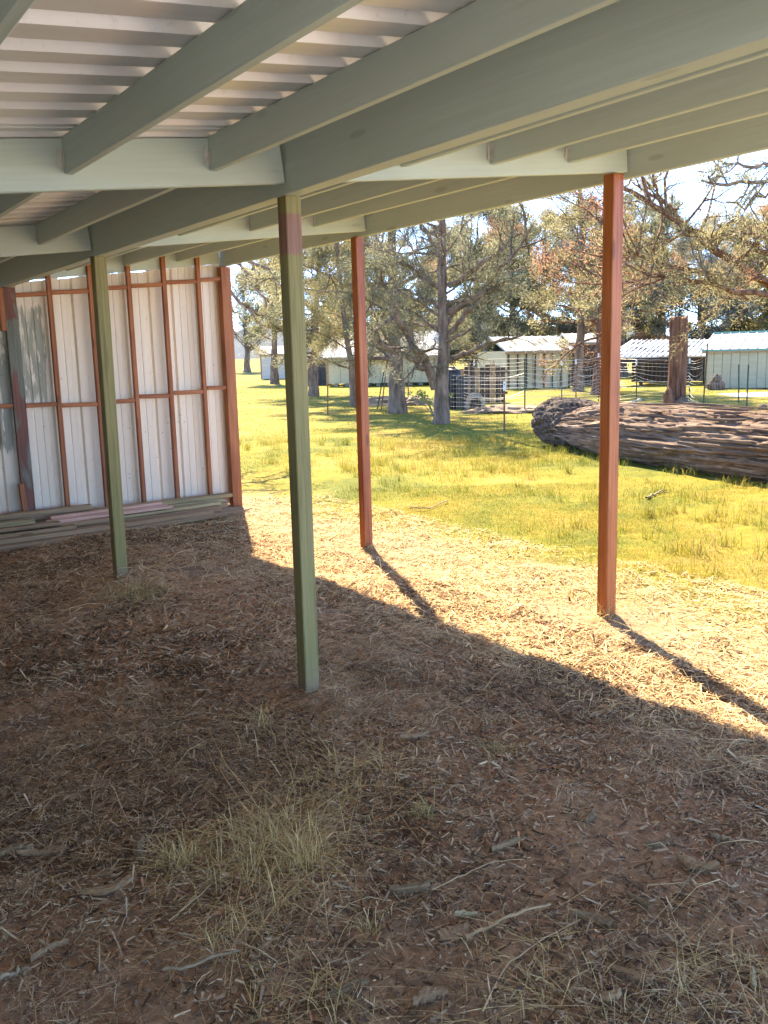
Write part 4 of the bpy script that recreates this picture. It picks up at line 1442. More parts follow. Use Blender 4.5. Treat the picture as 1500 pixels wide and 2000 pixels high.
    for nm, msk, mt in (('crown', ~dF, mat), ('dead_foliage', dF, 'dead_leaf')):
        if msk.sum() == 0:
            continue
        lv, lf = leaf_cloud(C[msk], D[msk], Rr[msk], per, r, *leaf)
        obj_np(nm, lv - base, lf, M[mt], root, mw=mw0)
    return root, int(len(C))


full = lambda k_: (0.75 + 0.35 * math.sin(math.pi * k_)) * (1 - 0.5 * k_ ** 2)
TREES = []
D1 = 19.5
T1 = at(862, 826, D1)
ex1 = [([at(852, 758, D1), at(838, 715, D1 - .2), at(812, 680, D1 - .5), at(792, 640, D1 - .9), at(770, 600, D1 - 1.2)], 0.11, 0.0),
       ([at(846, 735, D1), at(820, 712, D1 - .2), at(785, 690, D1 - .6), at(740, 668, D1 - .9)], 0.075, 0.0),
       ([at(876, 610, D1), at(915, 590, D1 - .3), at(955, 555, D1 - .6), at(1000, 500, D1 - 1), at(1040, 440, D1 - 1.3)], 0.07, 0.1),
       ([at(876, 560, D1), at(915, 530, D1 - .2), at(960, 500, D1 - .5), at(1020, 455, D1 - .7)], 0.055, 0.1),
       ([at(878, 650, D1), at(905, 620, D1 - .2), at(935, 590, D1 - .4), at(985, 545, D1 - .8)], 0.055, 0.0),
       ([at(878, 705, D1), at(910, 690, D1 - .3), at(960, 672, D1 - .7), at(1020, 655, D1 - 1.1)], 0.06, 0.0),
       ([at(856, 500, D1), at(842, 470, D1), at(822, 440, D1 - .3), at(800, 400, D1 - .5)], 0.05, 0.0),
       ([at(858, 560, D1), at(835, 550, D1 - .2), at(800, 520, D1 - .6), at(775, 510, D1 - .8)], 0.045, 0.0),
       ([at(858, 600, D1), at(830, 585, D1 + .2), at(805, 570, D1 + .4), at(770, 560, D1 + .5)], 0.045, 0.0)]
TREES.append(make_tree('juniper_tree', 'forked juniper with a ridged grey trunk in front of the black tank', T1, 6.6, 0.135, 101, (0.15, 0), 0.25, 30, 2.1, full, 0.15, (0, 40), 5, 24, explicit=ex1, bare=0.2, flare=1.35))
TREES.append(make_tree('juniper_tree', 'stout juniper trunk beside the dirt mound left of the forked juniper', at(776, 803, 23.4), 7.6, 0.185, 102, (-0.1, 0), 0.17, 50, 2.2, full, 0.3, (-5, 40), 6, 28, bare=0.12, flare=1.35))
TREES.append(make_tree('juniper_tree', 'slim leaning juniper trunk behind the middle red post', at(692, 788, 27), 6.6, 0.09, 103, (-0.45, 0), 0.17, 54, 2.1, full, 0.4, (-10, 35), 6, 32, mat='juniper_yellow', bare=0.03))
TREES.append(make_tree('juniper_tree', 'short forked juniper right of the olive post', at(612, 770, 34), 7.4, 0.15, 104, (0.3, 0.3), 0.17, 54, 2.5, full, 0.3, (-5, 45), 6, 26, leaf=(0.06, 0.13, 0.014, 0.03), mat='juniper_yellow', bare=0.03))
TREES.append(make_tree('juniper_tree', 'small round juniper left of the olive post behind the white shed', at(536, 745, 52), 7.4, 0.2, 105, (0, 0), 0.32, 26, 1.9, full, 0.1, (0, 45), 6, 18, leaf=(0.1, 0.2, 0.035, 0.07), tr=(0.22, 0.4), mat='juniper'))
TREES.append(make_tree('bare_tree', 'thin grey leafless looking tree far off beside the metal wall corner', at(483, 726, 95), 9.5, 0.3, 106, (0, 0), 0.12, 34, 4.0, full, 0.0, (20, 60), 3, 7, leaf=(0.15, 0.35, 0.03, 0.06), tr=(0.5, 0.9), mat='far_foliage', group='trees beyond the lean-to'))
# tree behind the metal wall whose sprays hang beside the corner post
DW = 13.5
exw = [([at(380, 470, DW + .3), at(430, 500, DW), at(470, 520, DW), at(500, 560, DW), at(520, 600, DW)], 0.035, 0.0),
       ([at(360, 500, DW), at(440, 560, DW), at(480, 600, DW), at(505, 615, DW)], 0.03, 0.0),
       ([at(400, 470, DW - .5), at(470, 500, DW - .6), at(530, 520, DW - .8), at(556, 560, DW - .8)], 0.03, 0.0)]
TREES.append(make_tree('juniper_tree', 'juniper hidden behind the metal wall with sprays hanging beside its corner post', at(330, 860, DW), 6.5, 0.22, 107, (0, 0), 0.4, 16, 1.2, full, 0.5, (0, 30), 5, 18, explicit=exw, bare=0.25, leaf=(0.04, 0.09, 0.012, 0.024), tr=(0.1, 0.2)))
# tall pine right of the forked juniper
TREES.append(make_tree('pine_tree', 'tall straight pine with sparse yellowish tufts left of the right red post', at(1128, 745, 33), 11.5, 0.15, 108, (-0.1, 0), 0.16, 52, 2.7, lambda k_: 0.5 + 0.5 * math.sin(math.pi * min(1, k_ + .2)), 0.3, (-15, 30), 5, 15, leaf=(0.07, 0.15, 0.018, 0.04), mat='juniper_yellow', dead=0.16, bare=0.15))
TREES.append(make_tree('pine_tree', 'red brown trunk just left of the right red post', at(1168, 760, 30), 9.5, 0.16, 109, (0.1, 0), 0.2, 40, 2.4, full, 0.3, (-10, 30), 4, 12, leaf=(0.07, 0.15, 0.018, 0.04), mat='juniper_yellow', barkm='bark_red', dead=0.3, bare=0.3))
# big tree whose trunk stands outside the right edge
DR = 17.5
exr = [([at(1620, 640, DR), at(1500, 560, DR), at(1400, 490, DR - .3), at(1350, 455, DR - .5), at(1290, 410, DR - .7), at(1230, 370, DR - .9), at(1200, 345, DR - 1)], 0.088, 0.15),
       ([at(1290, 408, DR - .7), at(1285, 370, DR - .7), at(1270, 335, DR - .8), at(1255, 310, DR - .9)], 0.034, 0.0),
       ([at(1345, 455, DR - .5), at(1300, 465, DR - .7), at(1250, 490, DR - 1), at(1215, 505, DR - 1.2)], 0.031, 0.3),
       ([at(1600, 600, DR), at(1480, 575, DR - .5), at(1380, 555, DR - .8), at(1290, 540, DR - 1), at(1190, 555, DR - 1.4)], 0.054, 0.2),
       ([at(1600, 600, DR), at(1480, 545, DR - .3), at(1400, 530, DR - .6), at(1290, 515, DR - .9), at(1225, 490, DR - 1.1)], 0.048, 0.3),
       ([at(1620, 560, DR), at(1540, 500, DR - .2), at(1470, 480, DR - .4), at(1400, 440, DR - .6)], 0.054, 0.2),
       ([at(1620, 480, DR), at(1540, 460, DR - .2), at(1490, 458, DR - .4), at(1440, 455, DR - .8)], 0.048, 0.1)]
TREES.append(make_tree('juniper_tree', 'big juniper at the right edge reaching dead orange boughs over the log', at(1640, 800, DR), 8.0, 0.34, 110, (0, 0), 0.36, 24, 2.1, full, 0.1, (5, 40), 6, 17, explicit=exr, barkm='bark_red', dead=0.2, bare=0.15, leaf=(0.045, 0.10, 0.008, 0.018), mat='juniper_yellow'))
DN = 12.5
exn = [([at(1640, 330, DN), at(1560, 350, DN), at(1480, 355, DN), at(1420, 362, DN - .2), at(1370, 352, DN - .3)], 0.035, 0.0),
       ([at(1640, 300, DN), at(1560, 320, DN), at(1500, 330, DN), at(1450, 318, DN), at(1400, 310, DN)], 0.03, 0.0),
       ([at(1640, 360, DN), at(1560, 380, DN), at(1500, 385, DN), at(1450, 400, DN), at(1420, 395, DN)], 0.03, 0.0)]
TREES.append(make_tree('juniper_tree', 'nearer juniper outside the right edge with green sprays against the sky', at(1720, 905, DN), 6.5, 0.2, 111, (0, 0), 0.5, 12, 1.1, full, 0.3, (0, 30), 5, 16, explicit=exn, bare=0.1, leaf=(0.035, 0.08, 0.01, 0.02), tr=(0.08, 0.16)))
# background belt, each its own crown and trunk
bg = [(930, 47, 8.5, 'juniper', 'dense juniper behind the brown boards right of the black tank'), (1000, 50, 9.0, 'juniper_yellow', 'yellowish juniper behind the cream shed left side'),
      (1060, 55, 9.5, 'far_foliage', 'grey green juniper behind the cream shed roof'), (1215, 52, 9.0, 'juniper', 'dense juniper behind the open carport left end'),
      (1290, 56, 10.0, 'juniper_yellow', 'yellowish juniper behind the middle of the open carport'), (1365, 50, 8.0, 'far_foliage', 'grey green juniper behind the carport right end'),
      (1440, 54, 8.5, 'juniper', 'dense juniper behind the pale green building'), (1520, 50, 9.5, 'juniper_yellow', 'yellowish juniper behind the right end of the pale green building'),
      (860, 58, 9.0, 'far_foliage', 'grey green juniper behind the cream house'), (770, 62, 8.5, 'juniper_yellow', 'yellowish juniper behind the cream house middle'),
      (690, 60, 8.5, 'juniper', 'dense juniper behind the left end of the cream house'), (1140, 60, 10.5, 'far_foliage', 'tall grey green juniper behind the dark wooden shed')]
for q, (px, dd, hh, mt, lb) in enumerate(bg):
    TREES.append(make_tree('juniper_tree', lb, at(px, 745, dd), hh, 0.24, 200 + q, (0, 0), 0.10, 40, 2.9, full, 0.2, (-5, 40), 6, 13, leaf=(0.12, 0.24, 0.035, 0.075), tr=(0.26, 0.46), mat=mt, dead=0.06, bare=0.05))
print('tufts', [t_[1] for t_ in TREES])

# ------------------------------------------------------------------ tall broken trunk, stump, burl
st = tag(empty('tall_stump', at(1322, 796, 22.8)), 'tall red brown broken tree trunk standing behind the fallen log', 'stump')
DS = 22.8
pb, pt = at(1320, 800, DS), at(1327, 620, DS)
n = 40
t = np.linspace(0, 1, n)
path = np.array(pb)[None] * (1 - t)[:, None] + np.array(pt)[None] * t[:, None]
path[0, 2] = -0.05
sides = 48
ang = np.linspace(0, 2 * np.pi, sides, endpoint=False)
rad = 0.205 + 0.07 * np.exp(-t * 2.4 / 0.5)
vv = []
for q in range(n):
    nz = vnoise(np.stack([np.cos(ang) * 3.2, np.sin(ang) * 3.2, np.full(sides, t[q] * 1.2)], -1), 8) * 0.2 + vnoise(np.stack([np.cos(ang) * 8, np.sin(ang) * 8, np.full(sides, t[q] * 2)], -1), 9) * 0.12
    rr_ = rad[q] * (1 + nz)
    zj = (vnoise(np.stack([np.cos(ang) * 6, np.sin(ang) * 6, 0 * ang], -1), 10) * 0.06) if q == n - 1 else 0 * ang
    vv.append(np.stack([path[q, 0] + rr_ * np.cos(ang), path[q, 1] + rr_ * np.sin(ang), path[q, 2] + zj], -1))
vv = np.concatenate(vv + [path[-1:]])
i = np.arange(n - 1)[:, None] * sides
j = np.arange(sides)[None]
f = np.stack([i + j, i + (j + 1) % sides, i + sides + (j + 1) % sides, i + sides + j], -1).reshape(-1, 4)
jj = np.arange(sides)
f2 = np.stack([np.full(sides, n * sides), (n - 1) * sides + jj, (n - 1) * sides + (jj + 1) % sides], -1)
mws = Matrix.Translation(pb)
obj_np('trunk', vv - np.array(pb), f, M['bark_red'], st, smooth=True, mw=mws)
obj_np('broken_top', vv - np.array(pb), f2, M['chiptan'], st, mw=mws)


def lump(name, c, sx, sy, sz, mat, label, cat, seed, parent=None, n=20, amp=0.25, fr=1.6, group=None, cut=-0.2):
    th = np.linspace(0, 2 * np.pi, n * 2, endpoint=False)
    ph = np.linspace(0.02, np.pi - 0.02, n)
    Pg, Tg = np.meshgrid(ph, th, indexing='ij')
    d = np.stack([np.sin(Pg) * np.cos(Tg), np.sin(Pg) * np.sin(Tg), np.cos(Pg)], -1).reshape(-1, 3)
    rr_ = 1 + amp * fbm(d * fr, 4, seed)
    v = d * rr_[:, None] * np.array([sx, sy, sz])
    v[:, 2] = np.maximum(v[:, 2], cut * sz)
    i = np.arange(n - 1)[:, None] * 2 * n
    j = np.arange(2 * n)[None]
    f = np.stack([i + j, i + 2 * n + j, i + 2 * n + (j + 1) % (2 * n), i + (j + 1) % (2 * n)], -1).reshape(-1, 4)
    o = obj_np(name, v, f, mat, parent, smooth=True, mw=Matrix.Translation(Vector(c)))
    if parent is None:
        tag(o, label, cat, group)
    return o


c = at(1306, 792, 22.5)
o = lump('small_stump', (c.x, c.y, 0.18), 0.15, 0.15, 0.34, M['bark_red'], 'short split stump leaning on the tall broken trunk', 'stump', 71, amp=0.3, fr=2.5, cut=-0.6)
c = at(1332, 796, 22.5)
lump('burl', (c.x, c.y, 0.08), 0.2, 0.16, 0.2, M['bark'], 'knobbly grey burl at the foot of the tall broken trunk', 'burl', 72, amp=0.5, fr=2.5)
c = at(770, 792, 27.3)
lump('dirt_mound', (c.x, c.y, 0.0), 0.9, 0.6, 0.26, M['mound'], 'low dirt mound with roots beside the stout juniper trunk', 'mound', 73, amp=0.5, fr=2.6, n=36)
c = at(815, 790, 27)
lump('dirt_mound', (c.x, c.y, 0.0), 0.6, 0.5, 0.24, M['mound'], 'low dirt mound between the stout and the forked juniper', 'mound', 74, amp=0.5, fr=2.6, n=36)
c = at(1005, 790, 22.5)
lump('dirt_mound', (c.x, c.y, 0.0), 1.1, 0.5, 0.16, M['mound'], 'low brown debris heap in front of the wire fence', 'mound', 75, amp=0.6, fr=3, n=36)
c = at(1235, 779, 24)
lump('stone', (c.x, c.y, 0.05), 0.12, 0.1, 0.08, M['stone'], 'grey stone left of the short wooden post', 'stone', 76)
c = at(1490, 802, 21)
lump('stone', (c.x, c.y, 0.05), 0.1, 0.1, 0.12, M['bark'], 'small dark stone behind the log at the right edge', 'stone', 77)

# short wooden post with metal cap
c = at(1246, 797, 22)
sp = tag(empty('short_post', (c.x, c.y, 0)), 'short pale wooden post with a grey cap behind the log', 'post')
beam('post_body', (c.x, c.y - .05, -0.05), (c.x, c.y - .05, 0.2), 0.1, 0.1, M['grey_board'], sp, up=(0, 1, 0))
lump('cap', (c.x + .02, c.y, 0.24), 0.07, 0.07, 0.06, M['stone'], '', '', 78, sp, amp=0.1)

# ------------------------------------------------------------------ buildings
def gable(name, label, pxl, pyb, pxr, Yl, Yr, wall_h, depth, ridge_h, wallm, roofm, cat='shed', panel=0.45, overhang=0.25, roof_rib=0.4, lift=0.0, ridge_front=False, trim=None, open_front=False, battens=None):
    """a box whose long front runs from pixel column pxl (at depth Yl) to pxr (at depth Yr) with a low gable roof"""
    p0 = at(pxl, pyb, Yl)
    p1 = at(pxr, pyb, Yr)
    p0.z = p1.z = 0
    ex = (p1 - p0)
    W = ex.length
    ex.normalize()
    ey = Z.cross(ex)
    root = tag(empty(name, p0), label, cat)
    if not open_front:
        n_ = max(1, int(W / panel))
        pw = W / n_
        me = None
        for q in range(n_):
            a_ = p0 + ex * (q * pw) + Z * lift
            if me is None:
                me = box_mesh('wall_panel', pw - 0.012, 0.05, wall_h - lift, wallm, 0.01)
            link(bpy.data.objects.new('wall_panel', me), root, frame(a_, ex, Z))
        acc = Acc()
        acc.box(p0 + ey * 0.03 + Z * (lift + 0.01), ex * W, ey * 0.04, Z * (wall_h - lift - 0.02))
        acc.box(p0 + ey * depth + Z * lift, ex * W, ey * 0.06, Z * (wall_h - lift))
        acc.box(p0 + ey * 0.07 + Z * lift, ex * 0.06, ey * (depth - 0.07), Z * (wall_h - lift))
        acc.box(p0 + ex * (W - 0.06) + ey * 0.07 + Z * lift, ex * 0.06, ey * (depth - 0.07), Z * (wall_h - lift))
        acc.build('wall', wallm, root, mw=Matrix.Translation(p0))
    # roof slopes with standing ribs
    for sgn in (0, 1):
        acc = Acc()
        e0 = p0 - ex * overhang + (ey * -overhang if sgn == 0 else ey * (depth + overhang)) + Z * (wall_h - 0.03)
        rd = p0 - ex * overhang + ey * (depth / 2) + Z * ridge_h
        sl_ = rd - e0
        nrm = ex.cross(sl_).normalized()
        if nrm.z < 0:
            nrm = -nrm
        Wr = W + 2 * overhang
        acc.box(e0, ex * Wr, sl_, nrm * 0.04)
        nr = int(Wr / roof_rib)
        for q in range(nr + 1):
            acc.box(e0 + ex * (q * (Wr - 0.04) / nr) + nrm * 0.04, ex * 0.04, sl_, nrm * 0.03)
        acc.build('roof_slope', roofm, root, mw=Matrix.Translation(e0))
    if not open_front:
        acc = Acc()
        acc.box(p0 - ex * overhang - ey * (overhang + 0.005) + Z * (wall_h - 0.13), ex * (W + 2 * overhang), ey * 0.025, Z * 0.09)
        acc.box(p0 - ex * 0.012 - ey * 0.035 + Z * lift, ex * 0.09, ey * 0.03, Z * (wall_h - lift - 0.1))
        acc.box(p0 + ex * (W - 0.08) - ey * 0.035 + Z * lift, ex * 0.09, ey * 0.03, Z * (wall_h - lift - 0.1))
        acc.build('eave_and_corner_board', M['grey_board'], root, mw=Matrix.Translation(p0))
    if trim:
        acc = Acc()
        acc.box(p0 - ex * (overhang + .01) + ey * (depth / 2 - 0.08) + Z * (ridge_h + 0.03), ex * (W + 2 * overhang + .02), ey * 0.16, Z * 0.06)
        acc.box(p0 - ex * (overhang + .01) - ey * (overhang + .03) + Z * (wall_h - 0.06), ex * (W + 2 * overhang + .02), ey * 0.03, Z * 0.05)
        acc.build('trim', trim, root, mw=Matrix.Translation(p0))
    if battens:
        for q in range(battens + 1):
            a_ = p0 + ex * (q * (W - 0.1) / battens) - ey * 0.06
            beam('batten', a_ + ex * 0.05, a_ + ex * 0.05 + Z * (wall_h - 0.1), 0.055, 0.03, M['dark_wood'], root, up=-ey)
    return root, p0, ex, ey, W


# white shed at the left
gable('white_shed', 'low white shed with pale roof far across the lawn at the left', 510, 738, 572, 64, 64, 1.75, 2.6, 2.3, M['white_siding'], M['roof_white'], panel=2.4, overhang=0.1)
# dark end of the cream house and the long cream house
rb, p0, ex, ey, W = gable('cream_house', 'long cream panelled house raised over a dark gap behind the junipers', 640, 752, 850, 45, 44, 1.45, 5.0, 2.65, M['cream'], M['roof_white'], cat='house', panel=0.62, overhang=0.25, lift=0.14)
acc = Acc()
for q in range(10):
    acc.box(p0 + ex * (0.3 + q * (W - .6) / 9) + ey * 0.15, ex * 0.2, ey * 0.2, Z * 0.16)
acc.build('footing', M['stone'], rb, mw=Matrix.Translation(p0))
acc = Acc()
acc.box(p0 + ex * 4.0 - ey * 0.3 + Z * 1.42, ex * 0.9, ey * 0.25, Z * 0.35)
acc.build('gable_board', M['chiptan'], rb, mw=Matrix.Translation(p0))
dk, p0, ex, ey, W = gable('charcoal_shed', 'charcoal shed end between the short forked juniper and the cream house', 600, 742, 640, 47, 47, 1.35, 2.5, 1.7, M['charcoal'], M['charcoal'], panel=0.3, overhang=0.05)
# cream shed with dark battens
gable('cream_shed', 'pale cream shed with dark vertical battens behind the wire fence', 990, 762, 1112, 36, 37, 1.55, 2.6, 2.1, M['cream'], M['roof_patch'], panel=0.5, battens=7, overhang=0.15)
# dark wooden shed
gable('dark_shed', 'dark brown wooden shed between the two red brown trunks', 1112, 765, 1182, 38, 38, 1.85, 2.5, 2.2, M['dark_wood'], M['roof_white'], panel=0.25, overhang=0.1)
# weathered board fence by the tank
p0 = at(902, 785, 27)
p1 = at(992, 785, 27)
bw = tag(empty('board_screen', (p0.x, p0.y, 0)), 'weathered dark board screen right of the black tank', 'fence')
nb = 9
for q in range(nb):
    c = p0 + (p1 - p0) * (q / nb)
    c.z = -0.02
    beam('board', c, c + Z * (1.12 + random.uniform(-.1, .1)), 0.145, 0.03, M['dark_wood'] if q % 3 else M['grey_board'], bw, up=(0, -1, 0))
for zz in (0.25, 0.9):
    beam('rail', (p0.x - .08, p0.y + .05, zz), (p1.x, p1.y + .05, zz), 0.04, 0.08, M['dark_wood'], bw)
# open carport with silver roof
cp = tag(empty('carport', at(1215, 755, 37)), 'open carport with a silver metal roof on dark posts behind the tall broken trunk', 'carport')
pl, pr = at(1185, 700, 36.5), at(1388, 697, 36.5)
pl2, pr2 = at(1235, 667, 41), at(1412, 666, 41)
acc = Acc()
nrm = (pr - pl).cross(pl2 - pl).normalized()
vs = [pl, pr, pr2, pl2]
v8 = np.array([list(x) for x in vs] + [list(x + nrm * 0.06) for x in vs])
acc.add(v8, BOXF)
for q in range(19):
    t0 = (q + 0.02) / 19
    a_, b_ = pl.lerp(pr, t0), pl2.lerp(pr2, t0)
    a2, b2 = pl.lerp(pr, t0 + 0.009), pl2.lerp(pr2, t0 + 0.009)
    v8 = np.array([list(x + nrm * 0.06) for x in (a_, a2, b2, b_)] + [list(x + nrm * 0.11) for x in (a_, a2, b2, b_)])
    acc.add(v8, BOXF)
acc.build('roof', M['roof_patch'], cp, mw=Matrix.Translation(pl))
for t0 in (0.03, 0.35, 0.68, 0.97):
    a_ = pl.lerp(pr, t0)
    beam('post', (a_.x, a_.y + .15, -.05), (a_.x, a_.y + .15, a_.z), 0.12, 0.12, M['dark_wood'], cp, up=(0, 1, 0))
beam('eave_beam', pl + Vector((0, .08, -0.17)), pr + Vector((0, .08, -0.17)), 0.1, 0.16, M['dark_wood'], cp)
acc = Acc()
nbk = 22
for q in range(nbk):
    a_ = pl2.lerp(pr2, q / nbk)
    b_ = pl2.lerp(pr2, (q + .94) / nbk)
    beam('back_board', (a_.x * .5 + b_.x * .5, a_.y, 0), (a_.x * .5 + b_.x * .5, a_.y, a_.z - .05), (b_ - a_).length, 0.04, M['dark_wood'], cp, up=(0, -1, 0))
# pale green building
gable('green_building', 'pale sage metal building with a ribbed green edged roof at the right', 1376, 757, 1660, 33.5, 31, 1.42, 4.0, 2.0, M['sage'], M['roof_white'], cat='building', panel=0.3, overhang=0.12, trim=M['green_trim'], roof_rib=0.3)
# far dark shed roof between trunks
# black tanks and grey dog house
c = at(884, 797, 24.8)
tk = tag(empty('black_tank', (c.x, c.y, 0)), 'tall black plastic tank right of the forked juniper trunk', 'tank')
acc = Acc()
prof_ = [(0.0, 0), (0.24, 0), (0.25, 0.06), (0.245, 0.3), (0.25, 0.34), (0.245, 0.6), (0.25, 0.64), (0.245, 0.95), (0.22, 1.05), (0.1, 1.1), (0.0, 1.1)]
acc.tube([(c.x, c.y, z) for _, z in prof_], [max(a_, 0.004) for a_, _ in prof_], 28)
acc.build('tank_body', M['black_plastic'], tk, smooth=True, mw=Matrix.Translation((c.x, c.y, 0)))
acc = Acc()
acc.tube([(c.x, c.y, 1.1), (c.x, c.y, 1.14), (c.x, c.y, 1.15)], [0.09, 0.09, 0.01], 16)
acc.build('lid', M['black_plastic'], tk, mw=Matrix.Translation((c.x, c.y, 1.1)))
c = at(906, 797, 24.4)
t2 = tag(empty('grey_barrel', (c.x, c.y, 0)), 'dark grey barrel standing against the black tank', 'barrel')
acc = Acc()
acc.tube([(c.x, c.y, z) for z in (0, 0.02, .3, .33, .6, .63, .86, .88)], [0.2, .21, .2, .215, .2, .215, .2, .18], 24)
acc.build('barrel_body', M['charcoal'], t2, smooth=True, mw=Matrix.Translation((c.x, c.y, 0)))
# arched dog house: half-barrel shell with an arch opening
c = at(929, 800, 23.9)
dh = tag(empty('dog_house', (c.x, c.y, 0)), 'rounded grey plastic dog house with an arched doorway', 'dog house')
acc = Acc()
m_ = 18
th = np.linspace(0, np.pi, m_)
def arch(rx, rz, y0):
    return np.stack([c.x + rx * np.cos(th), np.full(m_, y0), rz * np.sin(th) ** 0.8], -1)
o1, o2, i1, i2 = arch(.27, .46, c.y), arch(.25, .42, c.y + .7), arch(.17, .33, c.y), arch(.17, .33, c.y + .62)
for A_, B_ in ((o1, o2), (i1, o1), (i2, i1)):
    acc.add(np.concatenate([A_, B_]), np.array([[q, q + 1, m_ + q + 1, m_ + q] for q in range(m_ - 1)]))
acc.build('shell', M['grey_plastic'], dh, smooth=True, mw=Matrix.Translation((c.x, c.y, 0)))
acc = Acc()
acc.add(np.concatenate([i2, [[c.x, c.y + .62, 0]]]), np.array([[q, q + 1, m_] for q in range(m_ - 1)]))
acc.add(np.concatenate([o2, [[c.x, c.y + .7, 0]]]), np.array([[q, q + 1, m_] for q in range(m_ - 1)]))
acc.build('back_wall', M['grey_plastic'], dh, mw=Matrix.Translation((c.x, c.y, 0)))
# shaggy brown figure-like shrub by the pale building
c = at(1398, 758, 32)
sh = tag(empty('brown_shrub', (c.x, c.y, 0)), 'small shaggy brown clump standing in front of the pale sage building', 'shrub')
for dx, dz, s_ in ((-0.12, 0.14, 0.17), (0.12, 0.15, 0.18), (0.03, 0.36, 0.15)):
    lump('clump', (c.x + dx, c.y, dz), s_, s_ * .8, s_ * 1.15, M['bark'], '', '', 80 + int(dx * 100), sh, amp=0.6, fr=4, cut=-1)
# concrete pad
p = at(1485, 772, 27)
acc = Acc()
acc.box((p.x - 0.9, p.y - 0.6, -0.05), (6, 0.6, 0), (0.2, 2.2, 0), (0, 0, 0.09))
tag(acc.build('concrete_pad', M['concrete'], mw=Matrix.Translation(p)), 'pale concrete strip on the lawn at the right edge', kind='structure')

# young shrub between the trunks
c = at(848, 800, 22)
ys = tag(empty('young_shrub', (c.x, c.y, 0)), 'spindly young shrub with pale leaves between the stout and forked junipers', 'shrub')
acc = Acc()
rr = np.random.default_rng(3)
tips = []
for q in range(7):
    p1 = np.array([c.x - .1 + rr.normal(-.15, .18), c.y + rr.normal(0, .15), rr.uniform(.35, .62)])
    acc.tube(np.array([[c.x, c.y, -.03], [(c.x + p1[0]) / 2 + .03, (c.y + p1[1]) / 2, p1[2] * .55], p1]), [.012, .009, .004], 5)
    tips += [p1, p1 * .8 + np.array([c.x, c.y, 0]) * .2]
acc.build('stem', M['twig'], ys, mw=Matrix.Translation((c.x, c.y, 0)))
lv, lf = leaf_cloud(np.array(tips), np.tile([0, 0, 1.0], (len(tips), 1)), np.full(len(tips), .1), 24, rr, .04, .08, .025, .05)
obj_np('foliage', lv - np.array([c.x, c.y, 0]), lf, M['leaf_green'], ys, mw=Matrix.Translation((c.x, c.y, 0)))

# ------------------------------------------------------------------ fence posts and wire fence
def tpost(px, py, pyt, Y, mat, label, tip=None, lean=0.0, group='steel posts standing in the lawn', parent=None, name='steel_post', s=0.017):
    b_ = at(px, py, Y)
    t_ = at(px + lean, pyt, Y)
    b_.z = -0.08
    root = empty(name, (b_.x, b_.y, 0), parent)
    if parent is None:
        tag(root, label, 'post', group)
    elif label:
        root['label'] = label
    acc = Acc()
    d = (t_ - b_)
    dx = Vector((1, 0, 0))
    dy = Vector((0, 1, 0))
    acc.box(b_ - dx * s - dy * 0.004, dx * 2 * s, dy * 0.008, d)
    acc.box(b_ - dx * 0.004 + dy * 0.004, dx * 0.008, dy * 2 * s, d)
    nst = int(d.length / 0.12)
    for q in range(nst):
        cpt = b_ + d * ((q + .5) / nst)
        acc.box(cpt - dx * 0.01 - dy * 0.012, dx * 0.02, dy * 0.008, Z * 0.02)
    acc.build('post_shaft', mat, root, mw=Matrix.Translation(b_))
    if tip:
        acc = Acc()
        acc.box(b_ + d * (1 - tip) - dx * (s + .004) - dy * 0.009, dx * 2 * (s + .004), dy * 0.015, d * tip * 1.002)
        acc.build('painted_tip', M['post_white'], root, mw=Matrix.Translation(t_))
    return root


tpost(640, 811, 752, 23.2, M['post_rust'], 'thin rusty post on the lawn right of the olive post')
tpost(985, 842, 745, 17.1, M['post_rust'], 'rusty post with a pale top standing left of the fallen log', 0.18)
tpost(744, 793, 690, 25, M['post_rust'], 'leaning rusty stake left of the stout juniper trunk', lean=14)
tpost(736, 793, 725, 25.3, M['post_green'], 'dark stake left of the leaning rusty one', lean=14)
tpost(797, 770, 722, 30, M['post_rust'], 'short reddish stake in front of the cream house')

fence = tag(empty('wire_fence', at(1100, 790, 25)), 'loose sagging wire fence on steel posts behind the fallen log', 'fence')
fposts = [(916, 798, 706, 23.6, 'grey_board', 0.0), (926, 795, 704, 24.6, 'post_green', 0.1), (964, 793, 704, 25.2, 'grey_board', 0.0), (1025, 806, 700, 22.2, 'post_green', 0.0),
          (1097, 786, 705, 25.8, 'post_green', 0.1), (1125, 788, 702, 25.6, 'post_rust', 0.1), (1169, 786, 690, 25.9, 'post_rust', 0.08), (1243, 790, 702, 24.4, 'post_green', 0.12),
          (1347, 788, 700, 24.0, 'post_green', 0.1), (1373, 797, 672, 22.8, 'post_green', 0.0), (1443, 789, 712, 23.8, 'post_green', 0.0), (1458, 800, 712, 21.8, 'post_green', 0.0)]
tops = []
for (px, py, pyt, Y_, mt, tip) in fposts:
    ln = 9 if px == 1373 else (4 if px == 1458 else 0)
    tpost(px, py, pyt, Y_, M[mt], None, tip or None, ln, None, fence, 'fence_post')
nw = 14
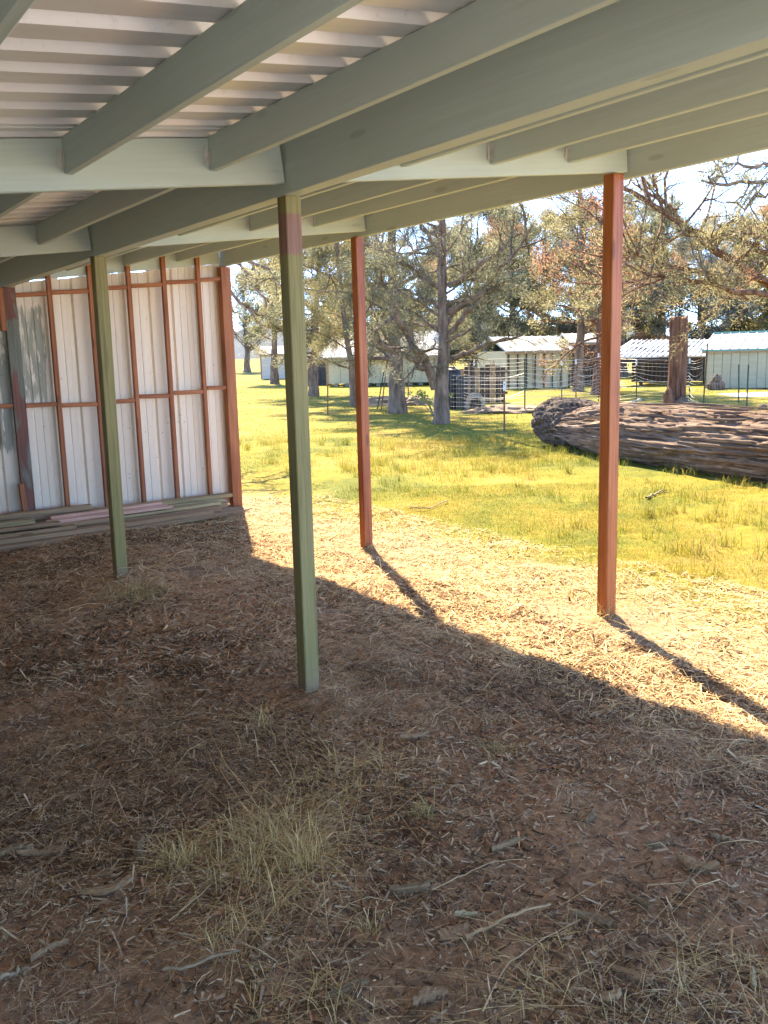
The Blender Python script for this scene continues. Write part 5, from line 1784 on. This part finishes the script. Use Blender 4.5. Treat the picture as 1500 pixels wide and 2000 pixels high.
spans_ = [((905, 702, 23.6), (1025, 700, 23.4)), ((1025, 700, 23.4), (1125, 704, 25.6)), ((1125, 702, 25.6), (1169, 697, 25.9)), ((1169, 697, 25.9), (1243, 702, 24.4)), ((1243, 702, 24.4), (1347, 704, 24.0)), ((1347, 704, 24.0), (1373, 698, 22.8))]
for q in range(nw):
    acc = Acc()
    fr_ = q / (nw - 1)
    for (a_, b_) in spans_:
        za = at(*a_).z * (1 - fr_) + 0.12 * fr_
        zb_ = at(*b_).z * (1 - fr_) + 0.12 * fr_
        pa_, pb_ = at(*a_), at(*b_)
        pts_ = []
        sag = random.uniform(0.0, 0.15) * (1 + 1.2 * (0.3 < fr_ < 0.8))
        for t0 in np.linspace(0, 1, 9):
            pts_.append([pa_.x + (pb_.x - pa_.x) * t0, pa_.y + (pb_.y - pa_.y) * t0, za + (zb_ - za) * t0 - sag * 4 * t0 * (1 - t0) * 0.6 + random.uniform(-.006, .006)])
        acc.tube(np.array(pts_), np.full(9, 0.0042), 4)
    acc.build('fence_wire', M['wire'], fence)
# finer net between the right posts and on the left by the tank
acc = Acc()
def net(a_, b_, ztop, zbot, nh, nv, rad):
    for q in range(nh):
        z = ztop + (zbot - ztop) * q / (nh - 1)
        acc.tube(np.array([[a_.x, a_.y, z], [(a_.x + b_.x) / 2, (a_.y + b_.y) / 2, z - .02], [b_.x, b_.y, z]]), [rad] * 3, 3)
    for q in range(nv + 1):
        c = a_.lerp(b_, q / nv)
        acc.tube(np.array([[c.x, c.y, ztop], [c.x + .003, c.y, (ztop + zbot) / 2], [c.x, c.y, zbot]]), [rad] * 3, 3)
net(at(1373, 698, 22.8), at(1443, 712, 23.8), 1.3, 0.05, 8, 14, 0.0014)
net(at(1443, 712, 23.8), at(1560, 712, 23.8), 1.2, 0.05, 8, 20, 0.0014)
net(at(880, 725, 23.2), at(1025, 725, 22.3), 0.95, 0.03, 9, 26, 0.0014)
net(at(1025, 725, 22.3), at(1169, 725, 25.9), 0.95, 0.03, 7, 24, 0.0014)
o = acc.build('mesh_netting', M['wire'], fence)
o['kind'] = 'stuff'
print('objects', len(scene.objects))
